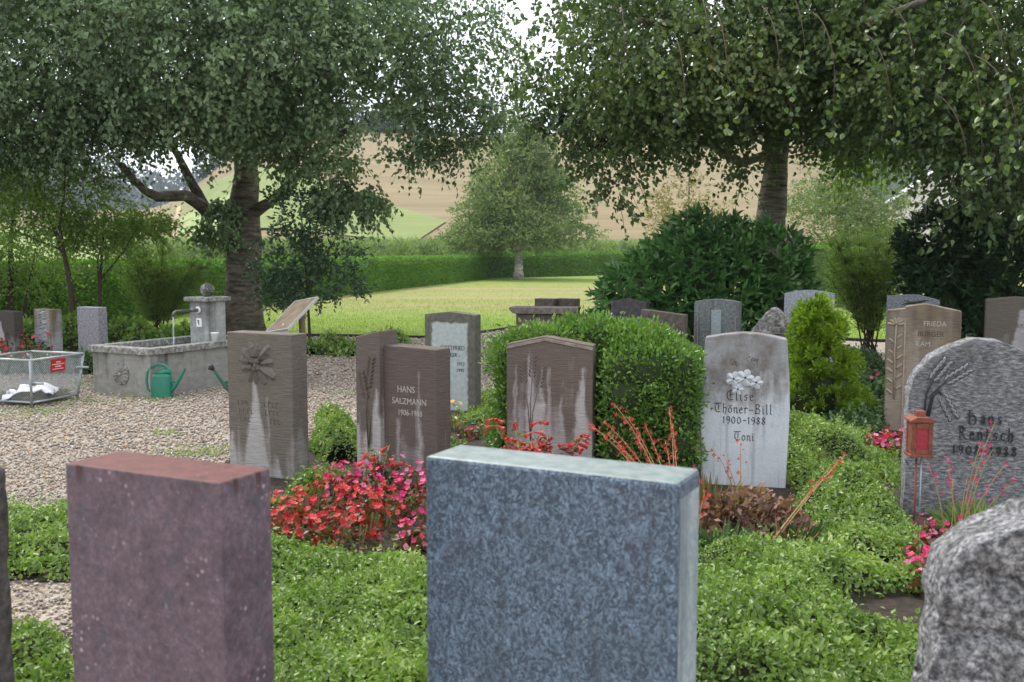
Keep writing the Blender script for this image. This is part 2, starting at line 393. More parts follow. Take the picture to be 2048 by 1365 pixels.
def crown(blobs, n_twigs, per, tl, droop, seed, nsc=1.1, th=-.35, hole=None):
    r = np.random.default_rng(seed)
    Sx, Cn = in_blobs(blobs, int(n_twigs), seed, .25)
    keep = waves(Sx, nsc, seed + 1) > th - .25 * r.uniform(size=len(Sx))
    if hole is not None: keep &= hole(Sx, r)
    Sx, Cn = Sx[keep], Cn[keep]; n = len(Sx)
    D = unit(unit(Sx - Cn) * np.array([1, 1, .5]) + r.normal(size=(n, 3)) * .45)
    ln = tl * r.uniform(.55, 1.25, n)
    t = (np.arange(per) + .5) / per
    Pt = Sx[:, None, :] + D[:, None, :] * (ln[:, None] * t)[:, :, None]
    Pt[:, :, 2] -= droop * ln[:, None] * t ** 1.7
    Pt = Pt + r.normal(size=Pt.shape) * tl * .055
    Ax = D[:, None, :] * .5 + r.normal(size=Pt.shape) * .50; Ax[:, :, 2] -= .25 + .7 * droop
    tips = np.stack([Sx, Sx + D * (ln * .5)[:, None], Sx + D * ln[:, None]], 1)
    tips[:, 1, 2] -= droop * ln * .5 ** 1.7; tips[:, 2, 2] -= droop * ln
    return Pt.reshape(-1, 3), unit(Ax.reshape(-1, 3)), tips
def twigs(name, tips, rad, m, parent, origin, step=1):
    T = tips[::step] - np.array(origin); n = len(T)
    off = np.array([[1, 0, 0], [-.5, .87, 0], [-.5, -.87, 0]]) * rad
    V = (T[:, :, None, :] + off[None, None] * np.array([1, .7, .3])[None, :, None, None]).reshape(-1, 3)
    b = np.arange(n)[:, None] * 9; F = []
    for s_ in (0, 3):
        for k in range(3):
            F.append(b + np.array([[s_ + k, s_ + (k + 1) % 3, s_ + 3 + (k + 1) % 3, s_ + 3 + k]]))
    o = link(name, npmesh(name, V, np.concatenate(F)), m, parent); o['kind'] = 'stuff'; return o
def trunk_path(pts, r0, r1, n=14, sides=14, flare=1.4, knob=.08, seed=1):
    m = MB(); P = [Vector(p) for p in pts]; path = []
    for i in range(n + 1):
        s_ = i / n * (len(P) - 1); j = min(int(s_), len(P) - 2); f = s_ - j
        path.append(P[j].lerp(P[j + 1], f))
    rad = [(r0 + (r1 - r0) * i / n) * (1 + (flare - 1) * max(0, 1 - i / n * 7) ** 1.5) for i in range(n + 1)]
    m.tube(path, rad, sides); r = random.Random(seed)
    m.v = [tuple(Vector(v) + mnoise.noise_vector(Vector(v) * 2.3 + Vector((seed, 0, 0))) * knob * r0 * 2.2) for v in m.v]
    return m
def individual_leaves(parent, m, P, Ax, L, W_, seed, name='leaf'):
    """single leaves that can be picked apart: one object each, four shared meshes"""
    r = random.Random(seed); mes = []
    for k in range(4):
        V, F, a = leaves(np.zeros((1, 3)), np.array([[0, 0, 1.]]), L, W_, seed + k, True, .16, np.array([[0, -1., 0]]))
        a = np.full(6, .12 + .2 * k); me = npmesh(name, V, F, a); me.materials.append(m); mes.append(me)
    for p, a in zip(P, Ax):
        o = bpy.data.objects.new(name, r.choice(mes)); C.objects.link(o); o.parent = parent
        q = Vector(a).to_track_quat('Z', 'Y')
        o.matrix_local = Matrix.Translation(Vector(p) - parent.location) @ q.to_matrix().to_4x4() @ Matrix.Rotation(r.uniform(-.9, .9), 4, 'Z') @ Matrix.Scale(r.uniform(.8, 1.2), 4)
# ------------------------------------------------------------------ the setting: land, fields, lawn, path
def sst(a, b, x):
    t = np.clip((x - a) / (b - a), 0, 1); return t * t * (3 - 2 * t)
def H(x, y):
    x = np.asarray(x, float); y = np.asarray(y, float); az = x / np.maximum(y, 20.)
    k = .36 + .64 * sst(-.37, -.23, az) * (1 - sst(.27, .40, az))
    h = .175 * np.clip(y - 86, 0, 215) * k - .04 * np.clip(y - 330, 0, 400)
    return h + np.clip((y - 100) / 60, 0, 1) * (.7 * np.sin(x * .03 + y * .02) + .4 * np.sin(x * .071 - y * .05))
def sheet(name, xs, ys, m, z=0., warp=None):
    gx, gy = np.meshgrid(xs, ys); V = np.stack([gx.ravel(), gy.ravel(), H(gx, gy).ravel() + z], 1)
    nx, ny = len(xs), len(ys); i, j = np.meshgrid(np.arange(nx - 1), np.arange(ny - 1)); b = (j * nx + i).ravel()
    o = link(name, npmesh(name, V, np.stack([b, b + 1, b + nx + 1, b + nx], 1)), m, None, True)
    o['kind'] = 'structure'; return o
sheet('ground', np.concatenate([np.arange(-900, -200, 60), np.arange(-200, 200, 6), np.arange(200, 901, 60)]),
      np.concatenate([[-80, -20, 20, 60], np.arange(80, 345, 5), np.arange(350, 1400, 70)]), M['stubble'], -.012)
def ground_hit(px, py):
    a, b, c = ray(px, py); t = 60.
    while t < 600:
        if EYE + c * t < float(H(a * t, b * t)): break
        t += .5
    return (a * t, b * t)
def field(name, corners, m, n=24, z=.15):
    q = [np.array(c) for c in corners]; u, v = np.meshgrid(np.linspace(0, 1, n), np.linspace(0, 1, n))
    u = u[..., None]; v = v[..., None]
    P = (q[0] * (1 - u) + q[1] * u) * (1 - v) + (q[3] * (1 - u) + q[2] * u) * v
    P = P.reshape(-1, 2); V = np.column_stack([P, H(P[:, 0], P[:, 1]) + z])
    i, j = np.meshgrid(np.arange(n - 1), np.arange(n - 1)); b = (j * n + i).ravel()
    o = link(name, npmesh(name, V, np.stack([b, b + 1, b + n + 1, b + n], 1)), m, None, True); o['kind'] = 'structure'; return o
field('green_field', [ground_hit(330, 492), ground_hit(828, 489), ground_hit(893, 446), ground_hit(330, 418)], M['meadow'])
field('verge', [(-46, 87.5), (34, 87.5), (34, 96), (-46, 96)], M['straw'], 24, .10)
field('pale_field', [(-75, 88), (-32, 88), (-38, 150), (-90, 175)], M['pale_meadow'], 30, .2)
field('farm_track', [ground_hit(338, 498), ground_hit(352, 498), ground_hit(362, 415), ground_hit(354, 415)], M['straw'], 14, .3)
# lawn and gravel path meet along this line
edge = [(-30, 13), (-14, 17.2), (-8, 19.4), (-3.9, 19.0), (-1.6, 18.5), (-.6, 19.5), (0.1, 21.4), (1.2, 22.4), (4, 20), (6.2, 17.9), (12, 16), (30, 13)]
def edge_pts(n=90):
    xs = np.linspace(-30, 30, n); return np.column_stack([xs, np.interp(xs, [e[0] for e in edge], [e[1] for e in edge])])
ep = edge_pts()
def strip(name, P, Q, m, z, rows=2):
    n = len(P); V = np.concatenate([np.column_stack([P * (1 - t) + Q * t, np.full(n, z)]) for t in np.linspace(0, 1, rows)])
    F = [(r_ * n + i, r_ * n + i + 1, (r_ + 1) * n + i + 1, (r_ + 1) * n + i) for r_ in range(rows - 1) for i in range(n - 1)]
    o = link(name, npmesh(name, V, F), m); o['kind'] = 'structure'; return o
far = np.column_stack([np.linspace(-60, 60, len(ep)), np.full(len(ep), 86.)])
strip('lawn', ep, far, M['lawn'], .004, 12)
near = np.column_stack([np.linspace(-30, 30, len(ep)), np.full(len(ep), -3.)])
strip('gravel_path', near, ep, M['gravel_base'], .0, 6)
eb = MB()
for i in range(20, 70):
    a, b = Vector((*ep[i], .02)), Vector((*ep[i + 1], .02)); d = b - a
    eb.box((0, 0, 0), (d.length + .01, .03, .07), Matrix.Translation((a + b) / 2) @ Matrix.Rotation(math.atan2(d.y, d.x), 4, 'Z'))
eo = eb.build('path_edging', M['edging']); eo['kind'] = 'structure'

# grave beds: dark soil lying a little proud of the path
BEDS = [
    [(-1.62, 3.05), (-.2, 2.75), (2.6, 2.6), (4.2, 4.2), (4.6, 7.0), (5.2, 9.6), (4.1, 12.6), (2.2, 12.2), (.9, 9.4), (-.1, 10.9), (-1.35, 10.6), (-1.5, 8.9), (-2.2, 7.6), (-2.12, 6.9), (-1.62, 6.3), (-1.45, 5.0)],
    [(-3.2, 4.75), (-1.95, 4.75), (-1.9, 5.95), (-3.2, 5.8)],
    [(-2.6, 2.6), (-1.75, 2.6), (-1.72, 4.05), (-2.6, 4.1)],
    [(-9.2, 13.2), (-5.3, 13.0), (-5.2, 15.6), (-9.4, 15.8)],
    [(-3.4, 15.4), (-2.1, 15.1), (-1.7, 16.7), (-3.1, 16.9)],
]
for bp in BEDS:
    mb = MB(); n = len(bp); P = np.array(bp)
    mb.v = [(x, y, .012) for x, y in bp]; mb.f = [tuple(range(n))]
    bm = bmesh.new(); bm.faces.new([bm.verts.new(v) for v in mb.v])
    bmesh.ops.triangulate(bm, faces=bm.faces[:]); me = bpy.data.meshes.new('soil_bed'); bm.to_mesh(me); bm.free()
    o = link('soil_bed', me, M['soil']); o['kind'] = 'structure'

def pebbles():
    r = np.random.default_rng(3); out = []
    for y0, y1, s_, den in ((2.6, 5, .020, 1500), (5, 8, .024, 1150), (8, 12.5, .030, 720), (12.5, 18.7, .040, 360), (18.7, 22, .05, 200)):
        xa, xb = -.62 * y1, .45 * y1; n = int((xb - xa) * (y1 - y0) * den)
        P = np.column_stack([r.uniform(xa, xb, n), r.uniform(y0, y1, n)])
        k = (np.abs(P[:, 0]) < .56 * P[:, 1] + .35) & (P[:, 1] < np.interp(P[:, 0], [e[0] for e in edge], [e[1] for e in edge]) - .05)
        k &= ~((P[:, 0] > 1.2) & (P[:, 1] < 9)) & ~((P[:, 0] > 4.6))
        for bp in BEDS: k &= ~(inside(bp, P) & (edge_dist(bp, P) > .10))
        P = P[k]; out.append(np.column_stack([P, np.full(len(P), s_)]))
    Q = np.concatenate(out); n = len(Q)
    base = np.array([[1, 0, 0], [0, 1, 0], [-1, 0, 0], [0, -1, 0], [0, 0, 1], [0, 0, -1.]])
    F0 = np.array([[0, 1, 4], [1, 2, 4], [2, 3, 4], [3, 0, 4], [1, 0, 5], [2, 1, 5], [3, 2, 5], [0, 3, 5]])
    s_ = Q[:, 2] * r.uniform(.55, 1.15, n) * .62
    V = base[None] * (1 + r.normal(size=(n, 6, 1)) * .18) * s_[:, None, None] * np.array([1, .8, .55])
    a = r.uniform(0, 6.28, n); c_, sn = np.cos(a)[:, None], np.sin(a)[:, None]
    Vx = V[..., 0] * c_ - V[..., 1] * sn; Vy = V[..., 0] * sn + V[..., 1] * c_
    tl = r.normal(size=(n, 2)) * .25; Vz = V[..., 2] + Vx * tl[:, :1] + Vy * tl[:, 1:]
    V = np.stack([Vx + Q[:, :1], Vy + Q[:, 1:2], Vz + .004 + (s_ * .3)[:, None]], -1).reshape(-1, 3)
    F = (np.arange(n)[:, None, None] * 6 + F0[None]).reshape(-1, 3)
    o = link('gravel', npmesh('gravel', V, F, np.repeat(r.uniform(size=n), 6)), M['pebble'], None, True)
    tag(o, 'loose pale beige gravel covering the cemetery path', 'gravel', None, 'stuff')
pebbles()
def blades(name, label, P, h, wd, m, seed, z=.004):
    r = np.random.default_rng(seed); n = len(P); a = r.uniform(0, 6.28, n); hh = h * r.uniform(.5, 1.2, n); ww = wd
    d = np.column_stack([np.cos(a), np.sin(a)]); le = r.normal(size=(n, 2)) * h * .35
    B = np.column_stack([P, np.full(n, z)])
    V = np.stack([B + np.column_stack([d * ww, np.zeros(n)]), B - np.column_stack([d * ww, np.zeros(n)]), B + np.column_stack([le, hh])], 1).reshape(-1, 3)
    o = link(name, npmesh(name, V, np.arange(3 * n).reshape(-1, 3), np.repeat(np.clip(r.beta(2, 2.5, n), 0, 1), 3)), m)
    return tag(o, label, 'grass', None, 'stuff')
def lawn_blades():
    r = np.random.default_rng(5); out = []
    for y0, y1, n in ((15, 24, 42000), (24, 34, 24000), (34, 62, 16000)):
        y = r.uniform(y0, y1, n); x = r.uniform(-.56, .42, n) * y; P = np.column_stack([x, y])
        P = P[P[:, 1] > np.interp(P[:, 0], [e[0] for e in edge], [e[1] for e in edge]) + .03]
        hx = -14.28 + .198 * P[:, 1]; out.append(P[P[:, 0] > hx + .7])
    blades('lawn_grass', 'short sunlit lawn grass between path and hedge', np.concatenate(out), .055, .006, M['grass'], 6)
lawn_blades()
def weed_tufts():
    r = np.random.default_rng(8); out = []
    for px, py, s_ in ((300, 800, .25), (90, 822, .2), (330, 870, .1), (200, 770, .3), (180, 762, .3), (215, 672, .8), (440, 905, .25), (400, 910, .2), (390, 985, .08), (700, 790, .12), (150, 805, .2), (20, 830, .3)):
        c = np.array(G(px, py)); out.append(c + r.normal(size=(int(120 * s_ / .25), 2)) * s_ * np.array([1, .5]))
    blades('path_weeds', 'scattered green weeds growing through the gravel', np.concatenate(out), .05, .005, M['grass'], 9)
weed_tufts()

# ------------------------------------------------------------------ clipped hedges
def hedge(name, label, a, b, wd, ha, hb, n, seed, leaf=.07, group=None):
    a, b = np.array(a), np.array(b); d = b - a; ln = np.linalg.norm(d); d = d / ln; q = np.array([-d[1], d[0]]); r = np.random.default_rng(seed)
    root = empty(name, (a[0], a[1], 0), 0, label, 'hedge', group)
    t = np.linspace(0, ln, 40); prof = [(-wd / 2, 0), (-wd / 2, .93), (-wd / 2 + .1, 1), (wd / 2 - .1, 1), (wd / 2, .93), (wd / 2, 0)]
    V = []; F = []
    for i, s_ in enumerate(t):
        h_ = ha + (hb - ha) * s_ / ln
        for o_, z in prof:
            p = d * s_ + q * o_ * .93; V.append((p[0], p[1], z * h_ - .04))
    for i in range(len(t) - 1):
        for k in range(5): F.append((i * 6 + k, i * 6 + k + 1, i * 6 + k + 7, i * 6 + k + 6))
    link('core', npmesh('core', V, F), M['hedge_core'], root, True)
    V0 = np.array(V); [MB().add(q_, [tuple(range(6))]).build('end_face', M['hedge_core'], root) for q_ in (V0[:6], V0[-6:])]
    per = np.array([0, 1., 1. + wd]); s_ = r.uniform(0, ln, n); f = r.choice(3, n, p=np.array([ha, wd, ha]) / (2 * ha + wd)); z = r.uniform(0, 1, n)
    h_ = ha + (hb - ha) * s_ / ln
    off = np.where(f == 0, -wd / 2, np.where(f == 2, wd / 2, (z - .5) * wd)); zz = np.where(f == 1, h_, z * h_)
    bul = waves(np.column_stack([s_, off, zz]), 2.2, seed) * .035
    nrm = np.where((f == 1)[:, None], np.array([[0, 0, 1.]]), np.column_stack([np.outer(np.where(f == 0, -1, 1), q), np.zeros(n)]))
    P = np.column_stack([np.outer(s_, d) + np.outer(off, q), zz]) + nrm * (bul + r.normal(size=n) * .015)[:, None]
    Ax = nrm + r.normal(size=(n, 3)) * .75 + np.array([0, 0, .3])
    leafobj('foliage', M['hedge'], root, P, Ax, leaf * r.uniform(.7, 1.3, n), leaf * .7, seed, False, .3)
    return root
hedge('clipped_hedge', 'long clipped hedge running from the flower beds back along the lawn', (-11.4, 14.5), (-2.25, 60.5), 1.3, 1.32, 1.36, 60000, 21, .095)
hedge('clipped_hedge', 'clipped hedge crossing the back of the lawn behind the white-trunked birch', (-2.9, 61.4), (34, 100), 1.3, 1.38, 2.2, 26000, 22, .15)
hedge('clipped_hedge', 'short sunny hedge seen between the laurel and the broom bush', (8.75, 29), (10.3, 30.4), .9, 1.75, 1.75, 3500, 23, .07)

# ------------------------------------------------------------------ maize behind the hedge
def maize():
    r = np.random.default_rng(31); n = 2600; x = r.uniform(-26, 26, n)
    hy = np.where(x > -2.9, 61.4 + 1.046 * (x + 2.9), np.maximum(62, 0)); y = hy + 1.6 + 11 * r.uniform(size=n) ** 1.4
    k = (x > -2.9) | (x < -14.28 + .198 * y - 1.3); x, y = x[k], y[k]; n = len(x); P = []; Ax = []; hz = H(x, y)
    for j in range(9):
        z = .5 + j * .2 + r.normal(size=n) * .06; a = r.uniform(0, 6.28, n)
        P.append(np.column_stack([x, y, z + hz])); Ax.append(np.column_stack([np.cos(a), np.sin(a), np.full(n, .35 + .1 * j)]))
    P = np.concatenate(P); Ax = np.concatenate(Ax)
    o = leafobj('maize_field', M['corn'], None, P, Ax, .70 * r.uniform(.7, 1.2, len(P)), .13, 32, True, .2)
    tag(o, 'green maize crop standing behind the clipped hedge', 'maize', None, 'stuff')
maize()

# ------------------------------------------------------------------ far woods, hill, house
def wood(name, label, spots, hgt, seed, per=90, leaf=1.3):
    r = np.random.default_rng(seed); P = []; Ax = []
    for (x, y, z, s_) in spots:
        d = unit(r.normal(size=(per, 3))); c = np.array([x, y, z + hgt * s_ * .55]); rad = r.uniform(.3, 1, per) ** .5
        P.append(c + d * rad[:, None] * np.array([.36, .36, .52]) * hgt * s_); Ax.append(d + np.array([0, 0, .2]))
    P = np.concatenate(P); Ax = np.concatenate(Ax); r2 = np.random.default_rng(seed)
    o = leafobj(name, M['wood_leaf'], None, P, Ax, leaf * r2.uniform(.7, 1.3, len(P)), leaf * .8, seed, False, .2)
    return tag(o, label, 'woodland', None, 'stuff')
r_ = np.random.default_rng(41)
sp = [(x, y, float(H(x, y)) - .5, s_) for x, y, s_ in zip(r_.uniform(-95, -28, 90), r_.uniform(292, 325, 90), r_.uniform(.7, 1.2, 90))]
wood('ridge_wood', 'dark wood along the top of the stubble hill', sp, 8.5, 42)
def far_hill():
    xs = np.arange(-620, 781, 20.); ys = np.arange(560, 1000, 20.); gx, gy = np.meshgrid(xs, ys)
    az = gx / gy; top = 62 + 60 * sst(.18, .42, az) + 10 * np.sin(gx * .011) + 6 * np.sin(gx * .031 + 1)
    z = top * sst(550, 830, gy) - 8
    V = np.stack([gx.ravel(), gy.ravel(), z.ravel()], 1); nx = len(xs); i, j = np.meshgrid(np.arange(nx - 1), np.arange(len(ys) - 1)); b = (j * nx + i).ravel()
    o = link('hills', npmesh('hills', V, np.stack([b, b + 1, b + nx + 1, b + nx], 1)), M['under'], None, True); o['kind'] = 'structure'
    r = np.random.default_rng(44); n = 1700; x = r.uniform(-600, 760, n); y = r.uniform(580, 860, n); az = x / y
    zt = (62 + 60 * sst(.18, .42, az) + 10 * np.sin(x * .011) + 6 * np.sin(x * .031 + 1)) * sst(550, 830, y) - 8
    wood('hill_forest', 'distant forest covering the hills behind the fields', np.column_stack([x, y, zt - 1, r.uniform(.8, 1.3, n)]), 17, 45, 34, 4.2)
far_hill()
def house():
    root = empty('farm_house', (48.5, 110, float(H(48.5, 110))), R(-14), 'white farmhouse with a broad pale roof beyond the trees', 'house')
    b = root.location.z; e = 8.2 - b; rg = 11.9 - b
    MB().prism([(-5, -1), (5, -1), (5, e), (0, rg - .25), (-5, e)], 0, 9).build('wall', plain('house_render', (.62, .60, .57), .9, .08, 2, .002), root)
    rm = plain('pale_roof', (.50, .50, .52), .7, .12, 3, .004); rf = None
    for s_ in (-1, 1):
        o = MB().prism([(0, rg), (s_ * 6.1, e - .75), (s_ * 6.1, e - .55), (0, rg + .22)][::s_], -.9, 9.9).build('roof', rm, root)
    fr = plain('window_frame', (.25, .18, .12), .7, .1, 5, 0); gl = plain('window_glass', (.03, .04, .05), .1, .1, 5, 0)
    for x in (-2.6, 0, 2.6):
        for z in (e - 1.9,):
            wo_ = MB().box((x, -.03, z), (1.1, .1, 1.5)).build('window', fr, root); MB().box((x, -.09, z), (.9, .04, 1.3)).build('pane', gl, wo_)
house()
# ------------------------------------------------------------------ the two big birches
def blob(px, py, Y, rx, ry, rz, w=1.): return (A(px, py, Y), (rx, ry, rz), w)
def big_left():
    base = Vector((X(487, 20, 0), 20, 0)); o0 = tuple(base)
    root = empty('birch_tree', base, 0, 'large old birch with forked dark trunk behind the stone fountain', 'tree')
    def loc(px, py, Y): return Vector(A(px, py, Y)) - base
    trunk_path([(0, 0, -.1), loc(487, 560, 20), loc(490, 450, 20), loc(487, 400, 20), loc(494, 300, 20), loc(488, 120, 20), loc(500, -150, 20)], .40, .12, 22, 16, 1.12, .10, 3).build('trunk', M['bark_a'], root, True)
    for pts, r0 in (([loc(478, 425, 20), loc(420, 425, 19.6), loc(370, 390, 19), loc(300, 395, 18), loc(240, 330, 17)], .17),
                    ([loc(408, 412, 19.6), loc(385, 370, 19.6), loc(350, 300, 19.4), loc(300, 200, 19)], .12),
                    ([loc(500, 430, 20), loc(545, 400, 19.7), loc(600, 350, 19), loc(690, 260, 18)], .14),
                    ([loc(490, 300, 20), loc(560, 200, 19), loc(680, 100, 18), loc(860, 70, 17)], .11),
                    ([loc(490, 330, 20), loc(430, 200, 18.5), loc(330, 60, 17), loc(160, 20, 16)], .11),
                    ([loc(490, 220, 20), loc(470, 120, 18), loc(420, 60, 16.4)], .09),
                    ([loc(494, 200, 20), loc(520, 60, 22), loc(560, -60, 23)], .09)):
        trunk_path(pts, r0, r0 * .3, 10, 9, 1., .10, 5).build('limb', M['bark_a'], root, True)
    B = [blob(60, 110, 17, 2.0, 2.2, 1.8), blob(250, 90, 16.5, 2.0, 2.2, 1.6), blob(430, 80, 16.2, 1.9, 2.0, 1.45), blob(620, 100, 16.8, 1.9, 2.0, 1.4), blob(800, 90, 17, 1.6, 1.8, 1.2, .8),
         blob(60, 225, 16.6, 1.4, 1.4, .6), blob(190, 235, 16.6, 1.0, 1.2, .52), blob(330, 215, 16.8, 1.2, 1.5, .6), blob(480, 225, 17, 1.0, 1.2, .5), blob(600, 255, 17, 1.2, 1.4, .6), blob(720, 275, 17, 1.2, 1.3, .5), blob(860, 235, 17, 1.0, 1.2, .62, .9), blob(940, 250, 16.8, .5, .8, .4, .7), blob(650, 325, 17.2, .7, .8, .26), blob(810, 305, 17, .6, .7, .2, 1.2),
         blob(930, 100, 17, .9, 1.2, 1.0, .30), blob(-80, 240, 17, 1.2, 1.6, 1.3), blob(300, -150, 18, 3.4, 3.4, 1.8, .45), blob(620, -170, 18.5, 3.2, 3.4, 1.8, .45), blob(480, 60, 21.5, 3.4, 2.2, 2.0, .35), blob(40, -130, 17.5, 2.4, 2.6, 1.6, .45)]
    P, Ax, tips = crown(B, 12800, 11, .62, .34, 61, 1.5, -.50)
    r = np.random.default_rng(1); n = len(P)
    # sprays that hang below the crown
    leafobj('crown', M['birch_a'], root, P, Ax, .080 * r.uniform(.6, 1.3, n), .064 * r.uniform(.8, 1.2, n), 62, True, .2, unit((P - np.array([-5.2, 19.5, 4.5])) * np.array([1, 1, .5])) * .8, True, o0)
    twigs('twigs', tips, .008, M['twig'], root, o0, 2)
    Bl = [blob(430, 470, 19.6, .35, .3, .22), blob(445, 420, 19.6, .3, .3, .2), blob(700, 400, 17, .5, .5, .28)]
    P, Ax, tips = crown(Bl, 330, 9, .4, .7, 63, 1., -9)
    leafobj('hanging_spray', M['birch_a'], root, P, Ax, .085, .07, 64, True, .2, None, True, o0); twigs('spray_twigs', tips, .006, M['twig'], root, o0)
big_left()
def big_right():
    base = Vector((X(1543, 16, .5), 16, 0)); o0 = tuple(base)
    root = empty('birch_tree', base, 0, 'large weeping birch with peeling trunk rising behind the laurel', 'tree')
    def loc(px, py, Y): return Vector(A(px, py, Y)) - base
    trunk_path([(0, 0, -.1), loc(1541, 440, 16), loc(1550, 350, 16), loc(1556, 280, 16), loc(1565, 150, 16), loc(1560, -100, 16)], .275, .10, 20, 16, 1.25, .06, 7).build('trunk', M['bark_b'], root, True)
    for pts, r0 in (([loc(1550, 300, 16), loc(1480, 330, 15.6), loc(1420, 290, 15), loc(1330, 290, 14), loc(1200, 230, 13)], .075),
                    ([loc(1556, 240, 16), loc(1500, 150, 15), loc(1400, 60, 13.5), loc(1280, 40, 12)], .10),
                    ([loc(1560, 200, 16), loc(1620, 120, 14.5), loc(1700, 60, 12.5), loc(1850, 0, 10.5)], .10),
                    ([loc(1556, 250, 16), loc(1640, 240, 15), loc(1760, 240, 14), loc(1900, 180, 12)], .08),
                    ([loc(1563, 170, 16), loc(1540, 60, 14), loc(1520, 0, 12)], .08),
                    ([loc(1330, 290, 14), loc(1210, 262, 13.4), loc(1110, 262, 13), loc(1050, 240, 12.6)], .03)):
        trunk_path(pts, r0, r0 * .3, 10, 9, 1., .10, 8).build('limb', M['bark_b'], root, True)
    B = [blob(1560, 60, 14.5, 2.0, 2.2, 1.5), blob(1380, 90, 13.5, 1.4, 1.8, 1.2), blob(1230, 90, 13, 1.0, 1.5, 1.05, .8), blob(1120, 90, 12.8, .7, 1.0, .95, .40), blob(1700, 90, 13.5, 1.5, 1.8, 1.2), blob(1880, 90, 12, 1.3, 1.6, 1.3), blob(2040, 120, 11, 1.0, 1.5, 1.5),
         blob(1260, 215, 13, .85, 1.0, .55), blob(1400, 210, 14, 1.1, 1.2, .45), blob(1560, 180, 14.5, 1.3, 1.2, .5), blob(1700, 160, 14.5, 1.1, 1.2, .40), blob(1870, 200, 12, .8, 1.0, .5), blob(1990, 250, 11, .62, .9, .65),
         blob(1215, 310, 13, .40, .6, .34, 1.1), blob(1235, 385, 13, .14, .3, .20, 1.2), blob(1330, 290, 13.4, .35, .5, .16, .9), blob(1120, 235, 13, .42, .5, .22, .5), blob(1060, 190, 12.8, .35, .5, .3, .4), blob(1490, 350, 14.8, .24, .4, .18, 1.), blob(1930, 360, 10.8, .26, .4, .26, .8), blob(2040, 370, 10.8, .34, .5, .36, .8),
         blob(1550, -160, 15, 3.4, 3.4, 1.5, .4), blob(1900, -150, 13.5, 2.4, 2.8, 1.3, .4)]
    P, Ax, tips = crown(B, 10400, 11, .48, .45, 71, 1.7, -.34)
    r = np.random.default_rng(2); n = len(P)
    leafobj('crown', M['birch_b'], root, P, Ax, .072 * r.uniform(.6, 1.3, n), .057 * r.uniform(.8, 1.2, n), 72, True, .2, unit((P - np.array([4.2, 16, 4.5])) * np.array([1, 1, .5])) * .8, True, o0)
    twigs('twigs', tips, .007, M['twig'], root, o0, 2)
    # spray over the gap, backlight put into its paler leaf colour, and long weeping sprays that hang towards the viewer
    B2 = [blob(1740, 270, 15.2, .75, .6, .32), blob(1690, 300, 15.2, .3, .4, .22), blob(1790, 290, 15.2, .3, .4, .22)]
    P, Ax, tips = crown(B2, 240, 10, .42, .8, 73, 1., -9)
    leafobj('hanging_spray', M['light_leaf'], root, P, Ax, .07, .058, 74, True, .2, None, True, o0); twigs('spray_twigs', tips, .005, M['twig'], root, o0)
    Ls = []; La = []; rr = random.Random(75); sm = MB()
    for px, py, Y, ln in ((1320, 30, 9.2, .55), (1420, 110, 8.6, .55), (1455, 150, 8.4, .45), (1500, 20, 9.0, .6), (1560, 140, 8.8, .5), (1610, 100, 8.8, .5), (1670, 150, 9.0, .62), (1730, 20, 9.2, .5), (1830, 130, 9, .5), (1930, 40, 8.2, .8), (1960, 200, 8.4, .7), (2010, 120, 8, .9), (2035, 260, 8, .7), (1935, 320, 9.4, .4), (1370, 200, 9.4, .4), (1250, 120, 10, .45), (1780, 190, 9.4, .45)):
        p0 = Vector(A(px, py, Y)) - base; d = Vector((rr.uniform(-.35, .35), rr.uniform(-.3, .1), 0)); path = []
        for i in range(7):
            t = i / 6; path.append(p0 + d * ln * t + Vector((0, 0, -ln * t ** 1.4)))
        sm.tube(path, [.004, .0036, .003, .0026, .002, .0016, .001], 5)
        for k in range(int(14 * ln / .5)):
            t = rr.uniform(.1, 1); q = path[min(6, int(t * 6))].lerp(path[min(6, int(t * 6) + 1)], t * 6 % 1)
            Ls.append(q + base + Vector((rr.gauss(0, .04), rr.gauss(0, .04), rr.gauss(0, .02)))); La.append((rr.gauss(0, .6), rr.gauss(0, .5) - .2, -.9))
        sm.tube(bez(path[0] + Vector((.05, .9, .75)), path[0] + Vector((.0, .15, .5)), path[0], 6), [.006, .006, .005, .005, .004, .004, .004], 5)
    sm.build('weeping_twigs', M['twig'], root, True)
    individual_leaves(root, M['birch_b'], [tuple(p) for p in Ls], La, .066, .052, 76)
big_right()

